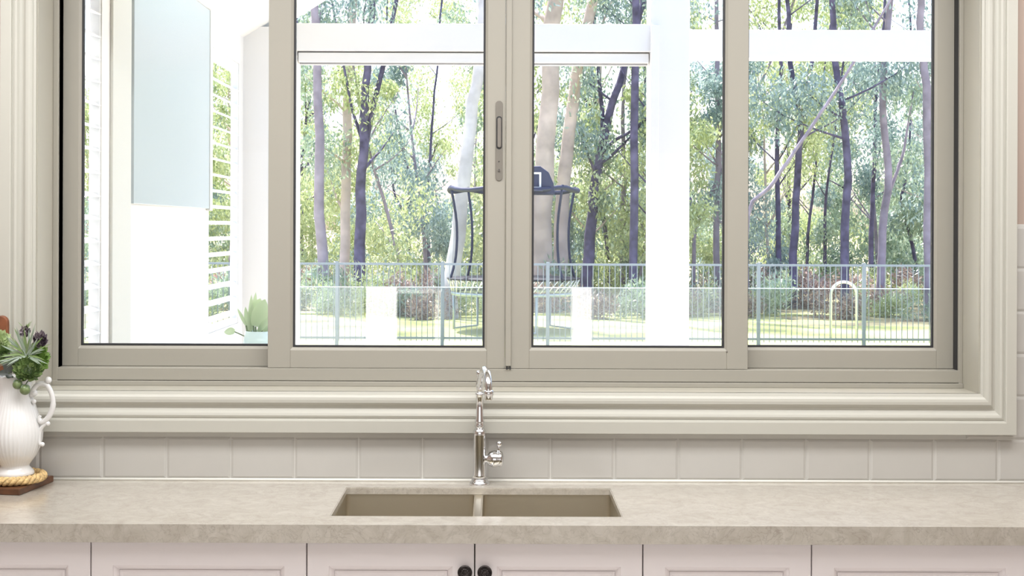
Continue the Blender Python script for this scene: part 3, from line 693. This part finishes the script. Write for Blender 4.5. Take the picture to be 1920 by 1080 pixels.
for (b, t, w, dy) in (((468, 625), (470, 553), 0.012, 0.02), ((462, 610), (447, 578), 0.008, -0.02), ((480, 612), (500, 560), 0.036, -0.04), ((474, 600), (486, 560), 0.030, 0.03), ((485, 622), (512, 588), 0.014, -0.06), ((470, 620), (476, 549), 0.014, 0.05), ((466, 620), (460, 575), 0.012, 0.0), ((490, 620), (530, 570), 0.030, 0.04)):
    p0, p1 = lp(*b), lp(*t); p0.y = dy * 0.3; p1.y = dy
    m = MB(); blade(m, p0, p1, w, 0, 8, 0.3); o = m.build('leaf', LG, lf, fix=False)
    MB().tube([(p0.x * 0.3, 0, 0.01), tuple(p0)], 0.004, 6).build('stem', STEM, lf)
m = MB(); p0, p1 = lp(440, 622), lp(420, 618); blade(m, p0, p1, 0.018, 0.01, 8, 0.3); m.build('leaf', LG, lf, fix=False)
MB().tube([(0, 0, 0.01), tuple(lp(462, 632)), tuple(p0)], 0.003, 6).build('stem', STEM, lf)

# ------------------------------------------------------------------ ground, fences, trampoline
struct(MB().box(-9, 12, TH, 13.5, -0.12, -0.02).build('paving', M['paver']))
lw = MB().box(-40, 45, 13.5, 22.0, -0.2, 0.0).build('lawn', M['grass']); struct(lw)
gl = MB()
N = 24
vs = []; fs = []
for j in range(N + 1):
    for i in range(N + 1):
        x = -60 + 130 * i / N; y = 19.2 + 110 * (j / N) ** 1.4
        vs.append((x, y, 0.0 + 0.012 * max(0, y - 22) + 0.15 * math.sin(x * 0.31 + y * 0.2) * min(1, max(0, y - 20) / 8)))
fs = [(j * (N + 1) + i, j * (N + 1) + i + 1, (j + 1) * (N + 1) + i + 1, (j + 1) * (N + 1) + i) for j in range(N) for i in range(N)]
gl.add(vs, fs, True); struct(gl.build('ground', M['litter']))
struct(MB().box(-40, 45, 22.0 - 0.3, 22.2, -0.2, 0.03).build('lawn_edge', M['grass']))

gf = empty('glass_pool_fence', (0, 11.2 - D0, 0), 'frameless clear glass pool fence crossing the view below the railing', 'fence')
ztop = za(539.5, 11.2)
pm_ = MB().box(0.006, 1.494, -0.006, 0.006, 0.05, ztop).mesh('glass_panel'); pm_.materials.append(M['poolglass'])
pe = MB().box(0.006, 1.494, -0.0062, 0.0062, ztop, ztop + 0.006).mesh('panel_edge'); pe.materials.append(mat('polished glass edge', (212, 230, 232), 0.2))
sg = MB().box(-0.02, 0.02, -0.025, 0.025, -0.02, 0.14).mesh('spigot'); sg.materials.append(M['galv'])
for k in range(8):
    x = -5.6 + 1.5 * k
    pn = linked('glass_panel', pm_, gf, (x, 0, 0)); linked('panel_edge', pe, pn)
    for q in (0.3, 1.2): linked('spigot', sg, pn, (q, 0, 0))

fd = 18.85; fy = fd - D0
rf_ = empty('bar_fence', (0, fy, 0), 'pale blue-grey metal bar fence along the lawn before the trees', 'fence')
zr1 = za(493.5, fd); fx0, fx1 = W(150, 500, fd).x, W(1800, 500, fd).x
MB().box(fx0, fx1, -0.016, 0.016, zr1 - 0.03, zr1).build('rail', M['fence'], rf_); MB().box(fx0, fx1, -0.014, 0.014, za(634, fd) - 0.016, za(634, fd) + 0.016).build('rail', M['fence'], rf_)
fb = MB().box(-0.005, 0.005, -0.005, 0.005, za(640, fd), zr1 - 0.03).mesh('bar'); fb.materials.append(M['fence'])
fpst = MB().box(-0.024, 0.024, -0.024, 0.024, 0, zr1 + 0.02).mesh('fence_post'); fpst.materials.append(M['fence'])
pxs = [632 + 197.6 * k for k in range(-2, 6)]
for p in pxs: linked('fence_post', fpst, rf_, (W(p, 500, fd).x, 0, 0))
x = fx0
while x < fx1:
    linked('bar', fb, rf_, (x, 0, 0)); x += 0.078

td = 22.0; tc = W(963, 400, td)
zmat = za(520, td)
tr_ = empty('trampoline', (tc.x, td - D0, 0), 'round trampoline with dark safety net and backboard behind the bar fence', 'trampoline')
Rf, Rn = 1.14, 1.06
circ = lambda R, z, n=40: [(R * math.cos(2 * math.pi * k / n), R * math.sin(2 * math.pi * k / n), z) for k in range(n)]
zrg = za(549, td)
MB().tube(circ(1.0, zrg), 0.032, 8, closed=True).build('frame_ring', M['galv'], tr_)
MB().lathe([(1.09, zmat - 0.03), (1.10, zmat - 0.015), (1.09, zmat), (0.001, zmat)], 48, cap=False).build('jump_mat', M['matblack'], tr_)
rod = MB().tube([(1.0, 0, 0), (1.085 * math.cos(0.17), 1.085 * math.sin(0.17), zmat - 0.03 - zrg)], 0.011, 6).mesh('support_rod'); rod.materials.append(M['white'])
for k in range(48): linked('support_rod', rod, tr_, (0, 0, zrg), (0, 0, 2 * math.pi * k / 48))
zt_r = za(352, td)
for k in range(6):
    a = 2 * math.pi * k / 6 + 0.28
    c, s = math.cos(a), math.sin(a)
    MB().tube(catmull([(1.08 * c, 1.08 * s, zmat - 0.05), (0.98 * c, 0.98 * s, zmat + 0.35), (0.97 * c, 0.97 * s, zmat + 0.9), (1.07 * c, 1.07 * s, zt_r + 0.03)], 4), 0.021, 8).build('net_pole', M['navy'], tr_)
for k in range(3):
    a = 2 * math.pi * k / 3 + 0.5
    p = []
    for da in (-0.38, 0.38): p.append((1.0 * math.cos(a + da), 1.0 * math.sin(a + da)))
    MB().tube([(*p[0], zrg), (*p[0], 0.03), (*p[1], 0.03), (*p[1], zrg)], 0.022, 8).build('leg', M['galv'], tr_)
nt_ = MB(); ci = circ(Rn, 0, 36); nt_.add([(x * .97, y * .97, zmat) for x, y, _ in ci] + [(x * .93, y * .93, (zmat + zt_r) / 2) for x, y, _ in ci] + [(x, y, zt_r - 0.05 * abs(math.sin(3 * k * 2 * math.pi / 36 - 0.84))) for k, (x, y, _) in enumerate(ci)], [(r * 36 + i, r * 36 + (i + 1) % 36, (r + 1) * 36 + (i + 1) % 36, (r + 1) * 36 + i) for r in range(2) for i in range(36)], True)
nt_.build('net', M['net'], tr_, fix=False)
MB().tube([(x, y, zt_r - 0.06 * abs(math.sin(3 * k * 2 * math.pi / 36 - 0.84))) for k, (x, y, _) in enumerate(ci)], 0.042, 6, closed=True).build('net_hem', M['navy'], tr_)
# backboard with white square
bx = W(998, 340, td - 0.9).x - tc.x
bb = MB(); pr = [(-0.36, 0), (0.36, 0), (0.34, 0.18), (0.26, 0.36), (0.12, 0.46), (-0.12, 0.46), (-0.26, 0.36), (-0.34, 0.18)]
zb_ = za(368, td)
n = len(pr); yb_ = -0.92
bb.add([(bx + x, yb_, zb_ + z) for x, z in pr] + [(bx + x, yb_ + 0.05, zb_ + z) for x, z in pr], [tuple(range(n)), tuple(range(n, 2 * n))[::-1]] + [(i, (i + 1) % n, n + (i + 1) % n, n + i) for i in range(n)])
bo = bb.build('backboard', M['navy'], tr_, 0.02)
sq = MB().frame(bx - 0.14, bx + 0.14, zb_ + 0.10, zb_ + 0.36, 0.03, 0.03, 0.03, 0.03, yb_ - 0.012, yb_ - 0.001)
sq.build('target_square', M['white'], bo)
MB().tube([(bx + 0.15 * math.cos(2 * math.pi * k / 20), yb_ - 0.17 + 0.15 * math.sin(2 * math.pi * k / 20), zb_ + 0.06) for k in range(20)], 0.012, 6, closed=True).build('hoop', M['navy'], bo)
MB().tube([(bx, yb_ + 0.03, zb_ + 0.2), (bx, yb_ + 0.03, zmat)], 0.025, 8).build('backboard_pole', M['navy'], tr_)
# small white hoop in front of the trees
ah = W(1582, 600, 20.6)
ga = empty('white_hoop', (ah.x, ah.y, 0), 'small white arched hoop before the trees at right', 'hoop')
MB().tube([(-0.2, 0, 0)] + [(-0.2 * math.cos(math.pi * k / 14), 0, 0.68 + 0.2 * math.sin(math.pi * k / 14)) for k in range(15)] + [(0.2, 0, 0)], 0.022, 8).build('arch', M['white'], ga)

# ------------------------------------------------------------------ woodland
nr = np.random.default_rng(11)
def leaves_mesh(name, clumps, lw=(0.08, 0.15), ww=(0.015, 0.029), droop=0.55):
    """clumps: (centre, radii xyz, count) -> one mesh of rhombic leaves"""
    V = []
    for c, r, n in clumps:
        n = int(n)
        d = nr.normal(size=(n, 3)); d /= np.linalg.norm(d, axis=1)[:, None]
        p = np.array(c) + d * (nr.random((n, 1)) ** 0.45) * np.array(r)
        ax = nr.normal(size=(n, 3)) * 0.6; ax[:, 2] -= droop * 1.6; ax /= np.linalg.norm(ax, axis=1)[:, None]
        q = nr.normal(size=(n, 3)); sd = np.cross(ax, q); sd /= np.linalg.norm(sd, axis=1)[:, None]
        L = nr.uniform(*lw, size=(n, 1)); w = nr.uniform(*ww, size=(n, 1))
        V.append(np.stack([p, p + ax * L * 0.45 + sd * w, p + ax * L, p + ax * L * 0.45 - sd * w], axis=1))
    V = np.concatenate(V).reshape(-1, 3); n = len(V) // 4
    me = bpy.data.meshes.new(name); me.vertices.add(n * 4); me.vertices.foreach_set('co', V.astype(np.float32).ravel())
    me.loops.add(n * 4); me.loops.foreach_set('vertex_index', np.arange(n * 4, dtype=np.int32))
    me.polygons.add(n); me.polygons.foreach_set('loop_start', np.arange(0, n * 4, 4, dtype=np.int32)); me.polygons.foreach_set('loop_total', np.full(n, 4, dtype=np.int32))
    me.update(calc_edges=True); return me
rw = random.Random(21)
def branch_pts(base, dirv, L, n=6, wob=0.12, rise=0.05):
    p = Vector(base); d = Vector(dirv).normalized(); out = [p.copy()]
    for i in range(n):
        d = (d + Vector((rw.uniform(-wob, wob), rw.uniform(-wob, wob), rw.uniform(-wob, wob) + rise))).normalized()
        p = p + d * (L / n); out.append(p.copy())
    return out
def gum(path, d, w0, w1, bark, label, leaf, forks=(), nbr=5, zlo=2.0, leafn=1500, spread=1.3):
    """path: photo points bottom to top at distance d; grows on above the frame"""
    P = [W(px, py, d) for px, py in path]
    base = P[0].copy(); gz = 0.012 * max(0, d - D0 - 22)
    if base.z > gz: P.insert(0, Vector((base.x, base.y, gz - 0.1)))
    dr = (P[-1] - P[-2]).normalized(); topz = max(P[-1].z, 4.5)
    q = P[-1].copy()
    while q.z < topz + 5:
        dr = (dr + Vector((rw.uniform(-.1, .1), rw.uniform(-.1, .1), 0.1))).normalized(); q = q + dr * 1.2; P.append(q.copy())
    P = catmull(P, 3)
    P = [p + Vector((rw.uniform(-1, 1), rw.uniform(-1, 1), 0)) * w0 * d / F * 0.10 for p in P]
    root = empty('gum_tree', (P[0].x, P[0].y, 0), label, 'tree')
    o_ = Vector((P[0].x, P[0].y, 0))
    r0, r1 = w0 * d / F / 2, w1 * d / F / 2
    zt = P[-1].z
    zref = max(p[1] for p in path); 
    def rad(z):
        zt_ = W(path[-1][0], path[-1][1], d).z; t = min(1.4, max(0, z / max(0.1, zt_))); return max(r0 * 0.25, r0 + (r1 - r0) * t) * (1 + 0.35 * max(0, 0.35 - z))
    m = MB(); m.tube([p - o_ for p in P], [rad(p.z) for p in P], 10); m.build('trunk', bark, root, fix=False)
    cl = []
    for fk in forks:
        Q = [W(px, py, d + 0.1) for px, py in fk[0]]; dq = (Q[-1] - Q[-2]).normalized()
        for k in range(4 if fk[0][-1][1] < 200 else 1): Q.append(Q[-1] + (dq + Vector((0, 0, 0.25))).normalized() * 0.9)
        Q = catmull(Q, 3); b = MB(); rr = fk[1] * d / F / 2
        b.tube([p - o_ for p in Q], [rr * (1 - 0.6 * i / len(Q)) for i in range(len(Q))], 8); b.build('branch', bark, root, fix=False)
        cl.append((Q[-1] - o_, (0.7, 0.7, 0.6), leafn * 0.35))
    for k in range(nbr):
        i = rw.randrange(len(P)); 
        cand = [p for p in P if p.z > zlo]
        if not cand: break
        p = rw.choice(cand); a = rw.uniform(0, 2 * math.pi)
        pts = branch_pts(p - o_, (math.cos(a), math.sin(a), rw.uniform(0.2, 1.1)), rw.uniform(0.8, 1.8) * spread)
        b = MB(); b.tube(pts, [max(0.008, rad(p.z) * 0.38 * (1 - 0.8 * i / 6)) for i in range(7)], 6); b.build('branch', bark, root, fix=False)
        for t in (4, 6):
            cl.append((pts[t], (rw.uniform(.3, .6) * spread, rw.uniform(.3, .6) * spread, rw.uniform(.35, .7) * spread), leafn * 1.9 / (2 * max(1, nbr))))
    if cl and leafn:
        me = leaves_mesh('foliage', cl); me.materials.append(leaf)
        o = bpy.data.objects.new('foliage', me); COL.objects.link(o); o.parent = root; o['kind'] = 'stuff'
GD, GP, GW, GG = M['gum_dark'], M['gum_pink'], M['gum_white'], M['gum_grey']
LB, LY, LM = M['leaf_blue'], M['leaf_yel'], M['leaf_mid']
gum([(607, 560), (600, 400), (597, 190), (594, 60)], 27, 22, 15, GG, 'straight mauve grey gum trunk, leftmost thick trunk in the second pane', LB, nbr=7, leafn=2600)
gum([(645, 560), (648, 400), (650, 260), (656, 120)], 29, 20, 17, GP, 'pinkish gum trunk second from left in the second pane', LM, nbr=6, leafn=2200)
gum([(677, 560), (676, 400), (681, 290), (684, 200), (690, 100)], 28, 24, 14, GD, 'dark forked gum trunk in the middle left of the second pane', LB, [([(680, 300), (700, 200), (722, 110)], 11), ([(681, 270), (662, 210), (655, 180)], 6)], 6, 2.5, 2400)
gum([(845, 560), (852, 490), (870, 330), (882, 230), (896, 120), (905, 20)], 25, 32, 20, GW, 'pale leaning white gum trunk at the right of the second pane', LB, nbr=6, zlo=4, leafn=2400)
gum([(805, 550), (803, 450), (801, 370), (808, 280)], 36, 8, 5, GD, 'thin dark trunk left of the trampoline', LY, nbr=6, leafn=2200)
gum([(770, 540), (764, 400), (772, 340), (760, 300)], 38, 9, 5, GD, 'twisted dark thin trunk in the middle of the second pane', LY, [([(764, 390), (785, 350), (800, 320)], 6), ([(766, 410), (742, 370), (735, 330)], 6)], 6, 2.0, 2200)
gum([(560, 560), (566, 440), (562, 330)], 35, 9, 6, GD, 'thin dark trunk at the left edge of the second pane', LB, nbr=6, leafn=2400)
gum([(1014, 560), (1018, 400), (1022, 280), (1032, 120), (1038, 10)], 27, 42, 32, GP, 'thickest pinkish gum trunk behind the trampoline backboard', LB, nbr=6, zlo=4, leafn=2200)
gum([(1050, 560), (1054, 430), (1062, 290), (1078, 150), (1110, 20)], 28, 30, 20, GP, 'slender pinkish gum trunk leaning right behind the trampoline', LM, nbr=5, zlo=4, leafn=1800)
gum([(1098, 560), (1106, 440), (1118, 330), (1126, 280), (1150, 190)], 29, 24, 14, GD, 'dark gum trunk just right of the trampoline, bending right', LB, [([(1122, 300), (1150, 265), (1185, 245)], 8), ([(1127, 280), (1130, 220), (1125, 170)], 9)], 7, 2.2, 2800)
gum([(1166, 560), (1168, 430), (1172, 320), (1168, 260)], 31, 13, 8, GG, 'thin brown trunk left of the tall straight dark trunk', LY, nbr=5, leafn=1800)
gum([(1188, 560), (1189, 330), (1192, 120), (1193, 10)], 27.5, 16, 14, GD, 'straight dark purple gum trunk beside the white patio post', LB, nbr=5, zlo=3, leafn=1800)
gum([(1212, 560), (1210, 430), (1206, 350)], 33, 9, 6, GD, 'thin dark trunk touching the left side of the patio post', LM, nbr=5, leafn=1800)
gum([(1299, 560), (1302, 450), (1312, 410), (1328, 375)], 30, 9, 6, GG, 'thin bending brown trunk right of the patio post', LB, nbr=6, leafn=2600)
gum([(1345, 560), (1343, 420), (1347, 260), (1345, 140)], 30, 13, 9, GG, 'grey trunk at the right end of the third pane', LY, nbr=6, leafn=2400)
gum([(1402, 405), (1440, 355), (1476, 305), (1530, 225), (1562, 178)], 26, 10, 6, GG, 'slender grey trunk leaning steeply right across the fourth pane', LB, nbr=3, leafn=500, zlo=4)
gum([(1461, 560), (1460, 400), (1457, 260), (1464, 130)], 29, 11, 7, GD, 'thin dark trunk at the left of the fourth pane', LY, nbr=6, leafn=2000)
gum([(1486, 560), (1490, 430), (1496, 300), (1500, 240), (1483, 120), (1478, 30)], 28, 17, 8, GD, 'dark Y-forked trunk left of centre in the fourth pane', LB, [([(1500, 245), (1508, 190), (1522, 120), (1530, 30)], 9)], 4, 3, 1000)
gum([(1512, 540), (1515, 440), (1527, 340), (1532, 280)], 33, 7, 4, GD, 'very thin curved trunk right of the forked trunk', LY, nbr=5, leafn=1500)
gum([(1547, 560), (1546, 450), (1549, 370)], 33, 8, 5, GD, 'very thin upright trunk near the middle of the fourth pane', LY, nbr=6, leafn=2000)
gum([(1583, 560), (1584, 420), (1590, 300), (1577, 190), (1566, 110), (1560, 10)], 27, 17, 11, GD, 'thick dark trunk in the middle of the fourth pane', LB, nbr=8, zlo=2.2, leafn=4200)
gum([(1633, 560), (1634, 440), (1640, 300)], 31, 11, 7, GD, 'dark trunk just left of the pale mauve one', LB, nbr=7, leafn=2600)
gum([(1650, 560), (1655, 430), (1666, 320), (1655, 200), (1660, 110), (1668, 10)], 28, 16, 11, GG, 'pale mauve trunk right of centre in the fourth pane', LM, [([(1660, 380), (1690, 300), (1700, 250)], 7)], 5, 2.5, 1800)
gum([(1742, 560), (1740, 380), (1738, 200), (1730, 100), (1726, 10)], 27, 20, 13, GG, 'mauve grey trunk at the right edge of the fourth pane', LM, nbr=5, zlo=3, leafn=1600)
gum([(1720, 520), (1706, 440), (1690, 380), (1700, 330)], 33, 8, 5, GD, 'thin crooked dark trunk right of the pale mauve trunk', LY, nbr=5, leafn=1500)

# saplings: a few leafy kinds, copied
protos = []
for v in range(7):
    H = rw.uniform(5.5, 8.0); st = branch_pts((0, 0, -0.1), (rw.uniform(-.1, .1), rw.uniform(-.1, .1), 1), H, 10, 0.09, 0.03)
    b = MB(); b.tube(st, [0.055 * (1 - 0.8 * i / 10) for i in range(11)], 7); 
    for k in range(7):
        i = rw.randrange(2, 10); a = rw.uniform(0, 6.28)
        b.tube(branch_pts(st[i], (math.cos(a), math.sin(a), rw.uniform(0.4, 1.2)), rw.uniform(0.9, 1.7)), [0.026 * (1 - 0.8 * q / 6) for q in range(7)], 5)
    tm = b.mesh('stem')
    cl = []
    for k in range(21):
        t = rw.uniform(0.10, 1.0); p = st[min(10, int(t * 10))]; a = rw.uniform(0, 6.28); rr = rw.uniform(0.1, 1.25) * (1.15 - 0.7 * abs(t - 0.45))
        s = rw.uniform(0.22, 0.55)
        cl.append(((p.x + rr * math.cos(a), p.y + rr * math.sin(a), p.z + rw.uniform(-.3, .3)), (s, s, s * rw.uniform(0.8, 1.5)), rw.uniform(190, 330)))
    protos.append((tm, [leaves_mesh('foliage', cl)]))
barks = (GD, GG, GP)
kinds = (('blue_green', LB, 'blue-green leafy eucalypt sapling standing among the woodland trunks', 'blue-green saplings in the woodland'),
         ('yellow', LY, 'sunlit yellow-green leafy sapling standing among the woodland trunks', 'yellow-green saplings in the woodland'),
         ('mid', LM, 'soft mid green leafy sapling standing among the woodland trunks', 'mid green saplings in the woodland'))
meshes = {}
for pi, (tm, fm) in enumerate(protos):
    for ki, kd in enumerate(kinds):
        f = fm[0].copy(); f.materials.append(kd[1]); s_ = tm.copy(); s_.materials.append(barks[(pi + ki) % 3]); meshes[(pi, ki)] = (s_, f)
def sapling(x, d, sc, pi, ki):
    gz = 0.012 * max(0, d - D0 - 22)
    r = empty('gum_sapling', (x, d - D0, gz), kinds[ki][2], 'tree', kinds[ki][3]); r.scale = (sc, sc, sc); r.rotation_euler = (0, 0, rw.uniform(0, 6.28))
    linked('stem', meshes[(pi, ki)][0], r); o = linked('foliage', meshes[(pi, ki)][1], r); o['kind'] = 'stuff'
for k in range(36):
    d = rw.choice((rw.uniform(28, 36), rw.uniform(30, 44), rw.uniform(44, 64))); px = 130 + (k + rw.random()) * (1680 / 36)
    px = 130 + ((k * 0.6180339 + rw.uniform(0, 0.02)) % 1.0) * 1680
    sapling((px - CX) * d / F, d, rw.uniform(0.75, 1.15) * (1 + (d - 30) * 0.010), rw.randrange(7), rw.choice((0, 0, 1, 1, 1, 2)))
# undergrowth
um = []
for v in range(3):
    cl = [((rw.uniform(-.8, .8), rw.uniform(-.4, .4), rw.uniform(0.1, 0.8)), (0.35, 0.35, 0.4), 130) for k in range(12)]
    um.append(leaves_mesh('foliage', cl, (0.10, 0.22), (0.012, 0.03), -0.3))
uk = (('dry reddish undergrowth clump at the edge of the lawn', LY and M['leaf_red'], 'reddish undergrowth at the lawn edge'), ('green undergrowth bush at the edge of the lawn', LM, 'green undergrowth at the lawn edge'), ('yellow-green bush low among the tree trunks', LY, 'yellow-green bushes among the trunks'))
umm = {}
for i in range(3):
    for j in range(3): q = um[i].copy(); q.materials.append(uk[j][1]); umm[(i, j)] = q
for k in range(60):
    d = rw.uniform(24.6, 33); px = 140 + ((k * 0.6180339 * 1.0 + 0.3) % 1.0) * 1660
    j = rw.choice((0, 0, 1, 2) if px > 1250 else (0, 1, 1, 2, 2)); sc = rw.uniform(0.45, 0.85)
    o = bpy.data.objects.new('shrub', umm[(rw.randrange(3), j)]); COL.objects.link(o)
    o.location = ((px - CX) * d / F, d - D0, 0.012 * max(0, d - D0 - 22)); o.rotation_euler = (0, 0, rw.uniform(0, 6.28)); o.scale = (sc, sc, sc * rw.uniform(0.8, 1.2))
    tag(o, uk[j][0], 'bush', uk[j][2])

# taller bushes among the trunks
tall = (('tall yellow-green bush behind the fence among the trunks', LY, 'tall bushes among the trunks'), ('tall soft green bush behind the fence among the trunks', LM, 'tall soft green bushes'), ('tall blue-green bush behind the fence among the trunks', LB, 'tall blue-green bushes'))
tmm = {}
for i in range(2):
    cl = [((rw.uniform(-.9, .9), rw.uniform(-.5, .5), rw.uniform(0.2, 1.5)), (0.32, 0.32, 0.36), 330) for k in range(15)]
    q0 = leaves_mesh('foliage', cl, (0.05, 0.10), (0.010, 0.02))
    for j in range(3): q = q0.copy(); q.materials.append(tall[j][1]); tmm[(i, j)] = q
for k in range(40):
    d = rw.uniform(31, 48); px = 140 + ((k * 0.6180339 + 0.11) % 1.0) * 1660; j = rw.choice((0, 0, 1, 2)); sc = rw.uniform(1.1, 2.0)
    o = bpy.data.objects.new('tall_bush', tmm[(k % 2, j)]); COL.objects.link(o)
    o.location = ((px - CX) * d / F, d - D0, 0.012 * max(0, d - D0 - 22) - 0.1); o.rotation_euler = (0, 0, rw.uniform(0, 6.28)); o.scale = (sc, sc, sc)
    tag(o, tall[j][0], 'bush', tall[j][2])

# one label for each of the many: its place in its pane
ORD = ['leftmost', 'second', 'third', 'fourth', 'fifth', 'sixth', 'seventh', 'eighth', 'ninth', 'tenth', 'eleventh', 'twelfth', 'thirteenth', 'fourteenth', 'fifteenth', 'sixteenth', 'seventeenth', 'eighteenth', 'nineteenth', 'twentieth', 'twenty-first', 'twenty-second', 'twenty-third', 'twenty-fourth', 'twenty-fifth']
PHR = {'blue-green saplings in the woodland': 'blue-green leafy saplings', 'yellow-green saplings in the woodland': 'sunlit yellow-green saplings', 'mid green saplings in the woodland': 'soft green saplings',
       'reddish undergrowth at the lawn edge': 'reddish dry undergrowth clumps', 'green undergrowth at the lawn edge': 'low green undergrowth bushes', 'yellow-green bushes among the trunks': 'low yellow-green bushes',
       'tall bushes among the trunks': 'tall yellow-green bushes', 'tall soft green bushes': 'tall soft green bushes', 'tall blue-green bushes': 'tall blue-green bushes'}
zones = {}
for o in list(COL.objects):
    g = o.get('group')
    if g in PHR:
        px = CX + F * o.location.x / (o.location.y + D0)
        zn = 'first' if px < 520 else 'second' if px < 945 else 'third' if px < 1380 else 'fourth'
        zones.setdefault((g, zn), []).append((px, o))
for (g, zn), L in zones.items():
    L.sort(key=lambda t: t[0])
    for i, (px, o) in enumerate(L):
        w = ORD[i] + (' from left' if i else '')
        o['label'] = w + ' of the ' + PHR[g] + ' seen in the ' + zn + ' window pane'
